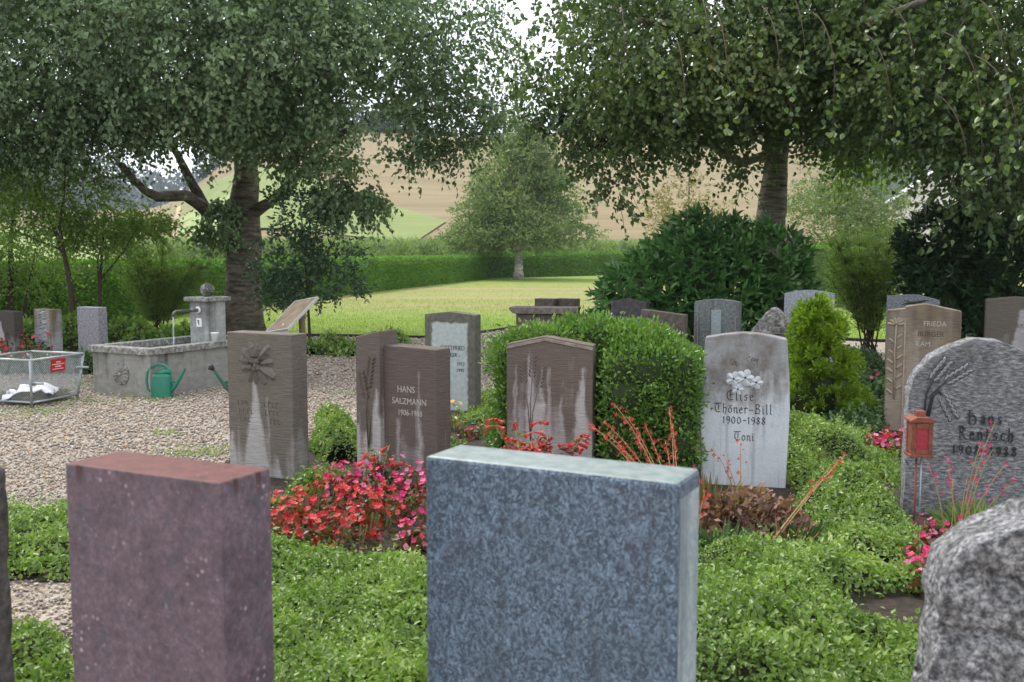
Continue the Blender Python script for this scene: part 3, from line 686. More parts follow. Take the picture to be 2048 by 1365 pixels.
# ------------------------------------------------------------------ further trees
def round_tree(name, label, px, Y, base_py, top_py, half_px, lmat, bmat, tr, n_tw, leaf, seed, lean=0, skirt=.28, th=-.5, shape='cone'):
    bx, by = X(px, Y, 0), Y; z0 = 0.; base = Vector((bx, by, z0)); root = empty(name, base, 0, label, 'tree')
    top = A(px, top_py, Y)[2]; hw = half_px / FPX * Y; sk = top * skirt
    trunk_path([(0, 0, -.1), (.02, 0, top * .3), (.1 * lean, 0, top * .6), (0, 0, top * .92)], tr, tr * .15, 14, 10, 1.5, .06, seed).build('trunk', bmat, root, True)
    B = []
    rr = random.Random(seed)
    for i in range(26):
        t = i / 25; z = sk + (top - sk) * t; wdt = hw * ((1 - t) ** .6 if shape == 'cone' else math.sin(math.pi * min(1, .18 + .8 * t)) ** .6)
        for k in range(4 if t < .75 else 2):
            a = rr.uniform(0, 6.28); rr_ = wdt * rr.uniform(.35, .78); B.append(((bx + math.cos(a) * rr_, by + math.sin(a) * rr_, z + rr.uniform(-.3, .3)), (wdt * .33 + .25, wdt * .33 + .25, (top - sk) * .075), 1))
            if k == 0 and i % 2 == 0: trunk_path([(0, 0, z * .9), (math.cos(a) * rr_ * .6, math.sin(a) * rr_ * .6, z), (math.cos(a) * rr_, math.sin(a) * rr_, z + .2)], tr * .22, tr * .06, 5, 6, 1, .05, i).build('limb', bmat, root, True)
    P, Ax, tips = crown(B, n_tw, 8, hw * .16, .15, seed, 1.4, th)
    Ax = Ax + np.array([0, 0, .7]); r = np.random.default_rng(seed)
    leafobj('crown', lmat, root, P, Ax, leaf * r.uniform(.7, 1.3, len(P)), leaf * .72, seed + 1, False, .25, None, True, tuple(base))
    return root
round_tree('birch_tree', 'bushy grey-green birch with short white trunk in front of the hedge', 1037, 59.5, 556, 228, 150, M['grey_leaf'], M['bark_white'], .26, 8600, .15, 81, 0, .23, -.6)
round_tree('young_tree', 'thin yellowing tree standing beyond the laurel', 1375, 48, 540, 310, 82, M['tan_leaf'], M['twig'], .10, 1500, .12, 83, 0, .12, -.2, 'round')
round_tree('grey_willow', 'round grey-green tree standing beyond the broom bush', 1690, 34, 560, 285, 135, M['grey_leaf'], M['bark_a'], .16, 4200, .085, 85, 0, .08, -.6, 'round')
for i, (px, Y, tp, hp) in enumerate(((985, 290, 188, 26), (1120, 296, 232, 18), (1165, 300, 238, 20), (1210, 298, 236, 22), (1255, 296, 240, 18))):
    bx = X(px, Y, 40); z = float(H(bx, Y)); base = Vector((bx, Y, z - .5)); root = empty('ridge_tree', base, 0, 'far bluish tree standing on the crest of the stubble hill', 'tree', 'trees on the hill crest')
    top = A(px, tp, Y)[2] - base.z; trunk_path([(0, 0, 0), (0, 0, top * .7)], .3, .1, 4, 6, 1, 0, 1).build('trunk', M['twig'], root)
    r = np.random.default_rng(90 + i); d = unit(r.normal(size=(420, 3))); hw = hp / FPX * Y
    P = np.array([0, 0, top * .58]) + d * (r.uniform(.2, 1, 420) ** .4)[:, None] * np.array([hw, hw, top * .42])
    leafobj('crown', M['wood_leaf'], root, P, d, .9, .7, 91 + i, False)

# ------------------------------------------------------------------ shrubs
def stems_shrub(name, label, cx, Y, stems, lmat, leaf, n_tw, per, tl, droop, blobs, seed, rad=.02, cat='shrub', up=.4, four=False):
    base = Vector((cx, Y, 0)); root = empty(name, base, 0, label, cat); rr = random.Random(seed)
    for pts, r0 in stems:
        trunk_path([Vector(p) - base for p in pts], r0, r0 * .35, 9, 7, 1.15, .12, rr.randint(0, 99)).build('stem', M['twig'], root, True)
    P, Ax, tips = crown(blobs, n_tw, per, tl, droop, seed, 1.9, -.6)
    Ax = Ax + np.array([0, 0, up]); r = np.random.default_rng(seed)
    leafobj('foliage', lmat, root, P, Ax, leaf * r.uniform(.7, 1.3, len(P)), leaf * .6, seed + 1, four, .2, None, True, tuple(base))
    twigs('twigs', tips, .004, M['twig'], root, tuple(base), 1)
    return root
def g3(px, py): return (*G(px, py), 0.)
stems_shrub('small_tree', 'dark-stemmed small tree forking beside the rough square gravestone', X(150, 17, 0), 17,
    [([A(152, 660, 17)[:2] + (-.05,), A(140, 560, 17), A(125, 500, 17), A(95, 420, 17), A(70, 380, 17)], .055), ([A(128, 510, 17), A(118, 450, 17), A(128, 400, 17), A(130, 330, 17)], .035),
     ([A(152, 640, 17), A(165, 610, 17), A(148, 590, 17)], .03), ([A(122, 500, 17), A(70, 480, 17), A(30, 460, 17)], .02)],
    M['light_leaf'], .065, 800, 9, .45, .2, [blob(95, 370, 17, 1.0, .8, .5), blob(170, 400, 17, .6, .6, .5), blob(40, 440, 17, .5, .6, .4), blob(150, 460, 17, .3, .4, .3, .5)], 101, cat='tree')
stems_shrub('small_tree', 'slender three-stemmed small tree with light leaves beside the clipped hedge', X(200, 18, 0), 18,
    [([A(196, 640, 18)[:2] + (-.05,), A(200, 560, 18), A(206, 480, 18), A(210, 420, 18)], .035), ([A(200, 560, 18), A(235, 520, 18), A(262, 480, 18)], .022), ([A(198, 590, 18), A(195, 520, 18), A(212, 460, 18)], .022)],
    M['light_leaf'], .065, 750, 9, .4, .2, [blob(225, 455, 18, .85, .6, .32), blob(290, 450, 18, .5, .5, .28), blob(180, 470, 18, .4, .5, .35), blob(240, 510, 18, .4, .4, .2, .5)], 103, cat='tree')
stems_shrub('small_tree', 'dense dark-leaved small tree at the end of the gravestone row', X(25, 18.5, 0), 18.5,
    [([A(18, 640, 18.5)[:2] + (-.05,), A(22, 560, 18.5), A(20, 490, 18.5), A(30, 400, 18.5)], .07), ([A(45, 640, 18.5), A(60, 560, 18.5), A(70, 500, 18.5)], .03)],
    M['light_leaf'], .065, 750, 9, .45, .2, [blob(20, 440, 18.5, .8, .8, .9), blob(60, 520, 18.5, .7, .7, .45), blob(-30, 520, 18.5, .6, .7, .6), blob(90, 560, 18.5, .4, .5, .3)], 105, cat='tree')
def broom(name, label, px, py, seed, spread, top_py, n, lmat):
    gx, gy = G(px, py); base = Vector((gx, gy, 0)); root = empty(name, base, 0, label, 'shrub'); rr = random.Random(seed); r = np.random.default_rng(seed)
    top = A(px, top_py, gy)[2]; P = []; Ax = []; tt = []
    for i in range(34):
        a = rr.uniform(0, 6.28); s_ = spread * rr.uniform(.15, 1) ** .7; h_ = top * rr.uniform(.62, 1.) * (1 - .22 * (s_ / spread) ** 2)
        p2 = Vector((math.cos(a) * s_, math.sin(a) * s_ * .7, h_)); p1 = Vector((p2.x * .35, p2.y * .35, h_ * .55))
        path = bez((rr.uniform(-.12, .12), rr.uniform(-.1, .1), -.03), p1, p2, 8)
        if i < 16: trunk_path(path, .014, .004, 8, 6, 1.2, .1, i).build('stem', M['twig'], root, True)
        for k in range(n // 34 // 12):
            t = rr.uniform(.33, 1.); b_ = path[min(7, int(t * 8))]; d = Vector((rr.gauss(0, 1), rr.gauss(0, 1), rr.uniform(.2, 1.4))).normalized(); ln = rr.uniform(.12, .34)
            tt.append([b_, b_ + d * ln * .5, b_ + d * ln + Vector((0, 0, -.03))])
            for j in range(12):
                u = (j + .5) / 12; P.append(b_ + d * ln * u); Ax.append(d + Vector((rr.gauss(0, .6), rr.gauss(0, .6), rr.gauss(0, .6))))
    P = np.array(P); Ax = np.array(Ax)
    leafobj('foliage', lmat, root, P, Ax, .040 * r.uniform(.6, 1.3, len(P)), .014, seed, False, .1)
    twigs('twigs', np.array(tt), .003, M['twig'], root, (0, 0, 0))
broom('broom_bush', 'feathery green broom bush growing behind the stone fountain', 320, 672, 111, .98, 478, 46000, M['broom'])
broom('broom_bush', 'tall feathery bush on dark stems between the two laurels', 1738, 706, 113, .88, 415, 40000, M['broom'])
def laurel(name, label, base, blobs, n_sh, lmat, L, W_, seed, n_ind=250):
    root = empty(name, base, 0, label, 'shrub'); rr = random.Random(seed); r = np.random.default_rng(seed)
    Sx, Cn = in_blobs(blobs, n_sh, seed, .72); D = unit(unit(Sx - Cn) + np.array([0, -.15, .45]) + r.normal(size=Sx.shape) * .25)
    keep = np.ones(len(Sx), bool)
    for c, rad, *_ in blobs: keep &= np.linalg.norm((Sx - np.array(c)) / np.array(rad), axis=1) > .70
    keep &= Sx[:, 2] > .05; Sx, D = Sx[keep], D[keep]; n = len(Sx); per = 9
    P = []; Ax = []
    u = unit(np.cross(D, np.array([.3, .2, 1.]))); v = np.cross(D, u)
    for j in range(per):
        a = j * 2.4 + r.uniform(0, .6, n); t = j / per
        rad_ = u * np.cos(a)[:, None] + v * np.sin(a)[:, None]
        P.append(Sx + D * (t * .16)[..., None] if False else Sx + D * (t * .16)); Ax.append(unit(D * (.35 + .9 * t) + rad_ * (1.1 - .6 * t) + np.array([0, 0, -.12])))
    P = np.concatenate(P); Ax = np.concatenate(Ax)
    order = np.argsort(P[:, 1] + .25 * r.uniform(size=len(P)))
    ind, rest = order[:n_ind], order[n_ind:]
    individual_leaves(root, lmat, P[ind], Ax[ind], L, W_, seed)
    leafobj('foliage', lmat, root, P[rest], Ax[rest], L * r.uniform(.75, 1.2, len(rest)), W_, seed + 1, True, .16, None, True, base)
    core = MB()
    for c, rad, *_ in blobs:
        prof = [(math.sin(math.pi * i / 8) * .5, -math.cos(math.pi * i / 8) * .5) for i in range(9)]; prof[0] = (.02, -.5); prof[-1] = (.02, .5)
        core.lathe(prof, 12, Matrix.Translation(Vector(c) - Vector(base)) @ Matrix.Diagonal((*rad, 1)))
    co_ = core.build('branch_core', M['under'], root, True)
    for i in range(9): trunk_path([(rr.uniform(-.5, .5), rr.uniform(-.3, .3), -.05), (rr.uniform(-.9, .9), rr.uniform(-.4, .2), .7), (rr.uniform(-1.1, 1.1), rr.uniform(-.5, .2), 1.3)], .03, .012, 6, 6, 1, .1, i).build('stem', M['twig'], root, True)
    return root
bl = [blob(1400, 560, 13.6, .95, .7, .62), blob(1520, 545, 13.6, .62, .6, .60), blob(1285, 590, 13.4, .52, .6, .45), blob(1410, 500, 13.8, .6, .5, .42), blob(1560, 600, 13.4, .45, .5, .42), blob(1420, 640, 13.3, .95, .55, .5), blob(1230, 615, 13.3, .25, .4, .26)]
laurel('laurel_bush', 'broad glossy laurel bush spreading in front of the peeling birch trunk', (X(1410, 13.6, .5), 13.6, 0), bl, 1150, M['laurel'], .145, .064, 121)
bl = [blob(1960, 560, 13.0, .95, .8, .85), blob(1900, 500, 13.0, .55, .6, .5), blob(2040, 470, 13.0, .8, .7, .7), blob(1880, 610, 12.8, .42, .5, .42), blob(2000, 640, 12.8, 1.0, .6, .5)]
laurel('laurel_bush', 'tall dark laurel bush shading the gravestones beside the broom', (X(1980, 13, .5), 13, 0), bl, 1500, M['dark_laurel'], .13, .056, 123, 200)
def holly():
    gx, gy = X(620, 17.2, .5), 17.2; base = (gx, gy, 0); root = empty('holly_bush', base, 0, 'open glossy dark holly bush leaning beside the old birch trunk', 'shrub')
    B = [blob(600, 420, 17.2, .55, .5, .38), blob(660, 400, 17.2, .5, .5, .25), blob(580, 520, 17.2, .62, .6, .45), blob(660, 500, 17.2, .55, .6, .4), blob(620, 580, 17.2, .75, .6, .38), blob(560, 580, 17.2, .4, .5, .3), blob(690, 585, 17.2, .28, .4, .28)]
    P, Ax, tips = crown(B, 640, 9, .34, .05, 131, 2.6, -.30); r = np.random.default_rng(131)
    od = np.argsort(P[:, 1]); i1, i2 = od[:120], od[120:]
    individual_leaves(root, M['holly'], P[i1], Ax[i1], .085, .046, 132)
    leafobj('foliage', M['holly'], root, P[i2], Ax[i2] + np.array([0, 0, .4]), .085 * r.uniform(.7, 1.2, len(i2)), .046, 133, True, .2, None, True, base)
    twigs('twigs', tips, .005, M['twig'], root, base)
    for px, py, r0 in ((600, 400, .03), (640, 400, .028), (690, 490, .02), (560, 500, .02), (690, 440, .018)):
        trunk_path([(0, 0, -.05), (X(615, 17.2, 1) - gx, 0, .9), Vector(A(px, py, 17.2)) - Vector(base)], r0, r0 * .3, 9, 7, 1.2, .1, 2).build('stem', M['twig'], root, True)
holly()
def surf_shrub(name, label, base, blobs, n, lmat, leaf, seed, jit=.03, wdf=.6, four=True, power=2.6):
    root = empty(name, base, 0, label, 'shrub'); r = np.random.default_rng(seed); P = []; Nn = []
    ar = [q[1][0] * q[1][1] + q[1][0] * q[1][2] + q[1][1] * q[1][2] for q in blobs]
    for (c, rad, *_), a_ in zip(blobs, ar):
        per = int(n * a_ / sum(ar))
        d = unit(r.normal(size=(per, 3))); q = np.sum(np.abs(d) ** power, 1) ** (-1 / power); P.append(np.array(c) + d * q[:, None] * np.array(rad)); Nn.append(unit(d * np.array([1, 1, 1.1])))
    P = np.concatenate(P); Nn = np.concatenate(Nn); keep = P[:, 2] > .02
    for c, rad, *_ in blobs: keep &= np.sum(np.abs((P - np.array(c)) / np.array(rad)) ** power, 1) ** (1 / power) > .96
    P, Nn = P[keep], Nn[keep]; n = len(P)
    P = P + Nn * (r.normal(size=n) * jit + waves(P, 9, seed) * jit * 1.3)[:, None]
    Ax = Nn * .9 + r.normal(size=(n, 3)) * .6 + np.array([0, 0, .35])
    leafobj('foliage', lmat, root, P, Ax, leaf * r.uniform(.7, 1.3, n), leaf * wdf, seed, four, .2, None, True, base)
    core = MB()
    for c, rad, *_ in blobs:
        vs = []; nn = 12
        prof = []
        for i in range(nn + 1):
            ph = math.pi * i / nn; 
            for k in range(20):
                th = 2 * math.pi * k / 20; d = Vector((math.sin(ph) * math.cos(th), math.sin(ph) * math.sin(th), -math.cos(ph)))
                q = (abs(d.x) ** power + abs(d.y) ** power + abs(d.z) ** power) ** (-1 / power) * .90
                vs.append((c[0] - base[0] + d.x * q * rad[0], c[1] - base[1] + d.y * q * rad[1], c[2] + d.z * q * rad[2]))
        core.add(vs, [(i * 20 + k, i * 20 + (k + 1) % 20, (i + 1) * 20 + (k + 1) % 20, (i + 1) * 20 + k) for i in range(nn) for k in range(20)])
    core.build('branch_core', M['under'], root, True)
    return root
bx0 = (X(1190, 7.3, .5), 7.3, 0)
surf_shrub('box_shrub', 'clipped box shrub wrapping around the gabled sandstone gravestone', bx0,
    [((.64, 7.42, .50), (.62, .36, .54)), ((.93, 7.10, .47), (.34, .48, .57)), ((.40, 7.38, .50), (.45, .30, .50)), ((.0, 7.2, .38), (.12, .25, .44))] + [((.04 + .115 * i, 7.25 + .12 * math.sin(i * 2.3), .78 + .17 * math.sin(math.pi * min(1, (i + .6) / 8.5)) ** .8 + .03 * math.sin(i * 1.7)), (.16, .19, .15 + .03 * math.sin(i * 3.1))) for i in range(11)] + [((.78 + .16 * (i % 3), 6.72 + .03 * (i % 2), .28 + .17 * (i // 3)), (.15, .10, .13)) for i in range(12)], 84000, M['box'], .034, 141, .036, .62, True, 2.6)
def cypress():
    gx, gy = X(1636, 9.2, .5), 9.2; base = (gx, gy, 0); root = empty('dwarf_cypress', base, 0, 'golden-green dwarf cypress with lumpy fan sprays beside the pale rounded gravestone', 'shrub')
    r = np.random.default_rng(151); P = []; Ax = []; core = MB(); core.tube([(0, 0, -.05), (0, 0, .6), (-.02, 0, 1.0)], [.03, .02, .01], 7); rr = random.Random(151)
    core.build('stem', M['twig'], root, True)
    cl_ = []
    for i in range(190):
        t = rr.random() ** .8; z = .12 + t * .98; wd = .27 * (1 - t) ** .6 * (1 + .3 * math.sin(t * 17)) + .06; a = rr.uniform(0, 6.28); k = rr.uniform(.45, 1.)
        cl_.append((Vector((math.cos(a) * wd * k - .10 * t + .05, math.sin(a) * wd * k, z)), rr.uniform(.06, .15), a))
    for c, s_, a in cl_:
        for f in range(7):
            d = Vector((math.cos(a) + rr.gauss(0, .5), math.sin(a) + rr.gauss(0, .5), rr.uniform(.2, 1.2))).normalized(); sd_ = d.cross(Vector((rr.gauss(0, 1), rr.gauss(0, 1), .3))).normalized()
            for j in range(26):
                u = rr.uniform(-.9, .9); l_ = rr.uniform(.25, 1.) * s_; dd = (d + sd_ * u).normalized(); P.append(c + dd * l_); Ax.append(dd)
    P = np.array(P); Ax = np.array(Ax) + r.normal(size=P.shape) * .18
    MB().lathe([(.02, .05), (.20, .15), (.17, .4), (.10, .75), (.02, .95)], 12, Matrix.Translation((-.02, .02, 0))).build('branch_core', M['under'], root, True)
    leafobj('foliage', M['cypress'], root, P, Ax, 0.034 * r.uniform(.6, 1.3, len(P)), .018, 152, False, .15)
cypress()
# ------------------------------------------------------------------ lettering cut in the stones
GL = {  # broken-letter strokes, x-height .58, capital height 1
 'E': (.66, [[(.60, .93), (.36, 1.), (.14, .82), (.05, .5), (.14, .16), (.36, 0), (.64, .08)], [(.36, .98), (.36, .28)], [(.36, .56), (.60, .58)]]),
 'T': (.72, [[(0, .95), (.72, 1.)], [(.32, .97), (.12, .7), (.12, .3), (.32, .04), (.62, .1)], [(.45, .97), (.45, .3)]]),
 'B': (.60, [[(.04, .92), (.3, 1.), (.52, .82), (.3, .56), (.1, .52)], [(.3, .56), (.56, .34), (.44, .04), (.12, 0), (.05, .1)], [(.14, .95), (.14, .05)]]),
 'H': (.66, [[(.10, 1.), (.10, 0)], [(.0, 1.), (.24, 1.)], [(.10, .54), (.36, .64), (.56, .50), (.56, .12), (.44, -.12)], [(.0, 0), (.2, 0)]]),
 'R': (.64, [[(.04, .9), (.28, 1.), (.5, .82), (.3, .55), (.16, .55)], [(.16, .96), (.16, 0)], [(.3, .55), (.44, .2), (.62, 0)]]),
 'l': (.24, [[(.12, 1.), (.12, .06), (.22, 0)], [(.02, .94), (.12, 1.)]]),
 'i': (.20, [[(.02, .5), (.1, .58), (.1, .08), (.2, 0)], [(.07, .8), (.13, .74)]]),
 's': (.36, [[(.34, .52), (.2, .6), (.06, .46), (.3, .26), (.24, .04), (.04, .04)]]),
 'e': (.38, [[(.06, .3), (.34, .4), (.22, .6), (.06, .44), (.06, .14), (.2, 0), (.36, .1)]]),
 'h': (.42, [[(.08, 1.), (.08, 0)], [(.08, .46), (.24, .6), (.36, .46), (.34, .1), (.22, -.16)]]),
 'n': (.42, [[(0, .5), (.08, .58), (.08, 0)], [(.08, .46), (.24, .6), (.34, .48), (.34, .06), (.42, 0)]]),
 'o': (.40, [[(.2, .6), (.05, .42), (.05, .14), (.2, 0), (.35, .14), (.35, .42), (.2, .6)]]),
 'ö': (.40, [[(.2, .6), (.05, .42), (.05, .14), (.2, 0), (.35, .14), (.35, .42), (.2, .6)], [(.08, .8), (.14, .75)], [(.26, .8), (.32, .75)]]),
 'r': (.32, [[(0, .5), (.08, .58), (.08, 0)], [(.08, .46), (.2, .6), (.32, .5)]]),
 'a': (.42, [[(.08, .5), (.24, .6), (.34, .5), (.34, .06), (.42, 0)], [(.34, .32), (.12, .3), (.06, .12), (.18, 0), (.34, .12)]]),
 't': (.30, [[(.1, .86), (.1, .08), (.24, 0)], [(0, .58), (.26, .58)]]),
 'c': (.34, [[(.32, .5), (.18, .6), (.06, .44), (.06, .14), (.2, 0), (.33, .08)]]),
 '1': (.24, [[(.02, .64), (.12, .74), (.12, 0)]]), '9': (.42, [[(.37, .52), (.28, .36), (.12, .36), (.05, .54), (.12, .72), (.28, .74), (.37, .56), (.36, .24), (.18, -.04)]]),
 '0': (.46, [[(.22, .74), (.08, .6), (.04, .37), (.08, .14), (.22, 0), (.36, .14), (.40, .37), (.36, .6), (.22, .74)]]), '8': (.42, [[(.2, .78), (.07, .62), (.2, .43), (.33, .62), (.2, .78)], [(.2, .43), (.04, .2), (.2, 0), (.36, .2), (.2, .43)]]),
 '-': (.44, [[(.06, .36), (.40, .38)]]), ' ': (.3, []), '2': (.4, [[(.04, .56), (.2, .74), (.34, .56), (.05, 0), (.38, .02)]]), '6': (.42, [[(.3, .78), (.08, .4), (.1, .08), (.28, .04), (.34, .26), (.2, .4), (.08, .3)]]),
}
def strokes(parent, text, cx, z, size, m, lw=.0055, sp=.12, y=0., th=.004, slope=0.):
    wd = sum(GL[c][0] + sp for c in text) * size - sp * size; x = cx - wd / 2; mb = MB()
    for c in text:
        for pl in GL[c][1]:
            for (a, b), (c_, d) in zip(pl, pl[1:]):
                p = Vector((x + a * size, 0, z + b * size)); q = Vector((x + c_ * size, 0, z + d * size)); dv = q - p; an = math.atan2(dv.z, dv.x)
                wv = lw * (.65 + .6 * abs(math.sin(an - .7)))
                mb.box((0, 0, 0), (dv.length + lw * .5, th, wv), Matrix.Translation((p + q) / 2 + Vector((0, y, slope * ((p + q) / 2).x))) @ Matrix.Rotation(-an, 4, 'Y'))
        x += (GL[c][0] + sp) * size
    return mb.build('inscription', m, parent)
def letters(parent, text, cx, z, size, m, y=0., sx=1., align='CENTER'):
    cu = bpy.data.curves.new('inscription', 'FONT'); cu.body = text; cu.size = size; cu.extrude = .0012; cu.align_x = align; cu.resolution_u = 3
    to = bpy.data.objects.new('tmp', cu); C.objects.link(to); dg = bpy.context.evaluated_depsgraph_get()
    me = bpy.data.meshes.new_from_object(to.evaluated_get(dg)); bpy.data.objects.remove(to); bpy.data.curves.remove(cu)
    me.materials.clear(); o = link('inscription', me, m, parent); o.location = (cx, y - .0008, z); o.rotation_euler = (math.pi / 2, 0, 0); o.scale = (sx, 1, 1); return o
def lens_mesh(name, L, Wd, T, m, n=10, tip=1.):
    vs = [(0, -T, L * .1), (0, -T, L * .5), (0, -T * .6, L * .9)]; k = 3
    for i in range(n):
        a = 2 * math.pi * i / n; zz = L * (.5 - .5 * math.cos(a)); xx = Wd / 2 * math.sin(a) * (1 - .15 * math.cos(a))
        vs.append((xx, .002, zz))
    fs = []
    for i in range(n):
        a, b = k + i, k + (i + 1) % n; c = min(2, int(3 * (vs[a][2] + vs[b][2]) / 2 / L)); fs.append((a, b, c))
    fs += [(k, 0, 1), (1, 0, k)]
    for i in range(n):
        a, b = k + i, k + (i + 1) % n; ca = min(2, int(3 * (vs[a][2] + vs[b][2]) / 2 / L)); nb = k + (i + 2) % n; cb = min(2, int(3 * (vs[b][2] + vs[nb][2]) / 2 / L))
        if ca != cb: fs.append((b, cb, ca))
    me = bpy.data.meshes.new(name); me.from_pydata(vs, [], fs); me.update(); me.materials.append(m); return me
def carve(parent, me, x, z, ang, s_=1., y=0., name='carved_leaf', sx=1.):
    o = bpy.data.objects.new(name, me); C.objects.link(o); o.parent = parent
    o.location = (x, y, z); o.rotation_euler = (0, ang, 0); o.scale = (s_ * sx, s_, s_); return o       # ang 0 = up, + leans right

# ------------------------------------------------------------------ gravestones
# local frame: front face at y=0 facing -y, x to the right, z up; a and b are the front corners on the ground
def stone(label, a, b, outline, depth, m, name='gravestone', bevel=.006, rough=0., seed=0, cuts=0, group=None, lean=0.):
    a, b = Vector((*a, 0)), Vector((*b, 0)); d = b - a; c = (a + b) / 2
    root = empty(name, c, math.atan2(d.y, d.x), label, 'gravestone', group); root.rotation_euler.y = lean
    wd = d.length; pl = [(x * wd, z) for x, z in outline]
    if rough:
        n = 14; bm = bmesh.new(); zs = sorted(set([p[1] for p in pl])); top = max(zs)
        # resample outline, cap both faces with a fine grid by ear clipping then subdivide
        pts = []
        for i in range(len(pl)):
            p, q = pl[i], pl[(i + 1) % len(pl)]; k = max(1, int(math.hypot(q[0] - p[0], q[1] - p[1]) / .03))
            pts += [(p[0] + (q[0] - p[0]) * j / k, p[1] + (q[1] - p[1]) * j / k) for j in range(k)]
        cx = 0; cz = top * .5; rings = 18; V = []; F = []
        N_ = len(pts)
        for y in (0, depth):
            for j in range(rings, 0, -1):
                s_ = j / rings; V += [(cx + (p[0] - cx) * s_, y, cz + (p[1] - cz) * s_) for p in pts]
            V.append((cx, y, cz))
        blk = rings * N_ + 1
        for f in (0, 1):
            o_ = f * blk
            for j in range(rings - 1):
                for i in range(N_):
                    q = (o_ + j * N_ + i, o_ + j * N_ + (i + 1) % N_, o_ + (j + 1) * N_ + (i + 1) % N_, o_ + (j + 1) * N_ + i); F.append(q if f == 0 else q[::-1])
            for i in range(N_):
                q = (o_ + (rings - 1) * N_ + i, o_ + (rings - 1) * N_ + (i + 1) % N_, o_ + blk - 1); F.append(q if f == 0 else q[::-1])
        L0 = [0.]; ns = max(2, int(depth / .05)); prev = list(range(N_)); base_ = len(V)
        for k in range(1, ns):
            t = k / ns; V += [(p[0], depth * t, p[1]) for p in pts]; cur = list(range(base_ + (k - 1) * N_, base_ + k * N_))
            F += [(prev[i], cur[i], cur[(i + 1) % N_], prev[(i + 1) % N_]) for i in range(N_)]; prev = cur
        last = list(range(blk, blk + N_)); F += [(prev[i], last[i], last[(i + 1) % N_], prev[(i + 1) % N_]) for i in range(N_)]
        V2 = []
        for v in V:
            q = Vector(v); nz = mnoise.noise_vector(q * 7 + Vector((seed, 0, 0))) * rough + mnoise.noise_vector(q * 22 + Vector((seed, 3, 0))) * rough * .55
            if seed == 4:
                f_ = (v[2] * 6.5 + .5 * mnoise.noise(q * 5)) % 1.; nz.y += (.022 if f_ > .86 else -.010 * f_); nz.x += .016 if f_ > .86 and v[0] < 0 else 0
            V2.append((v[0] + nz.x, v[1] + nz.y, max(-.1, v[2] + (nz.z if v[2] > .03 else 0))))
        me = bpy.data.meshes.new('slab'); me.from_pydata(V2, [], F); me.update(); link('slab', me, m, root, True)
    else:
        MB().prism(pl, 0, depth).build('slab', m, root, False, bevel, 2)
    return root
def rect(h): return [(-.5, -.1), (.5, -.1), (.5, h), (-.5, h)]
def gable(h, hs, ax=0.): return [(-.5, -.1), (.5, -.1), (.5, hs), (ax, h), (-.5, hs)]
def arch(h, hs, n=8, wb=1., wm=1.): 
    return [(-.5 * wb, -.1), (.5 * wb, -.1)] + [(.5 * wm, hs * .6)] + [(.5 - i / n, hs + (h - hs) * math.sin(math.pi * i / n) ** .8) for i in range(n + 1)] + [(-.5 * wm, hs * .6)]
def Zh(py, Y, px=1024): return A(px, py, Y)[2]

# the row whose backs face the viewer
hF = 1.05
a, b = G(130, 927, hF), G(440, 967, hF)
mF1 = granite('porphyry', [(.095, .070, .082), (.155, .115, .132), (.215, .165, .185)], 26, .6, .0015, (.105, .075, .090), 3.4, (.20, .055, .045))
k = NT('porphyry_speckled', .6, .4)
def porphyry():
    k = NT('porphyry_slab', .62, .35); v = k.obj()
    c = k.ramp(k.noise(v, 9, 6, .7), [(.3, (.082, .057, .070)), (.7, (.155, .110, .134))])
    c = k.mix(k.ramp(k.noise(v, 17, 3), [(.56, 0.), (.66, .6)]), c, (.075, .075, .092))
    c = k.mix(.8, c, k.ramp(k.noise(v, 48, 4, .75), [(.32, .55), (.5, .98), (.68, 1.5)]), 'MULTIPLY')
    sp = k.ramp(k.voro(v, 34), [(.10, .8), (.24, 0.)]); sp = k.math('MULTIPLY', sp, k.ramp(k.noise(v, 7, 2), [(.5, 0.), (.62, 1.)]))
    c = k.mix(sp, c, (.42, .34, .33))
    gn = k.n('ShaderNodeNewGeometry'); nz = k.xyz(gn.outputs['Normal'])[2]
    c = k.mix(k.math('MULTIPLY', k.math('SUBTRACT', nz, .7), 5., True), c, k.ramp(k.noise(v, 20, 5, .7), [(.3, (.070, .019, .016)), (.7, (.150, .050, .042))]))
    run = k.math('MULTIPLY', k.ramp(k.noise(k.obj((1, 1, .06)), 26, 2), [(.63, 0.), (.68, 1.)]), k.math('MULTIPLY', k.math('SUBTRACT', k.xyz(v)[2], .98), 14., True))
    c = k.mix(run, c, (.06, .025, .02)); c = k.mix(k.ramp(k.noise(v, 30, 2), [(.68, 0.), (.72, .45)]), c, (.24, .20, .21)); c = k.mix(k.ramp(k.noise(v, 21, 2), [(.66, 0.), (.72, .5)]), c, (.05, .045, .055)); k.color(c); k.bump(k.noise(v, 60, 4), .0015); return k.m
stone('mauve porphyry gravestone back with rusty red top beside the gravel path', a, b, rect(hF), .185, porphyry(), bevel=.004)
a, b = G(849, 912, hF), G(1355, 967, hF)
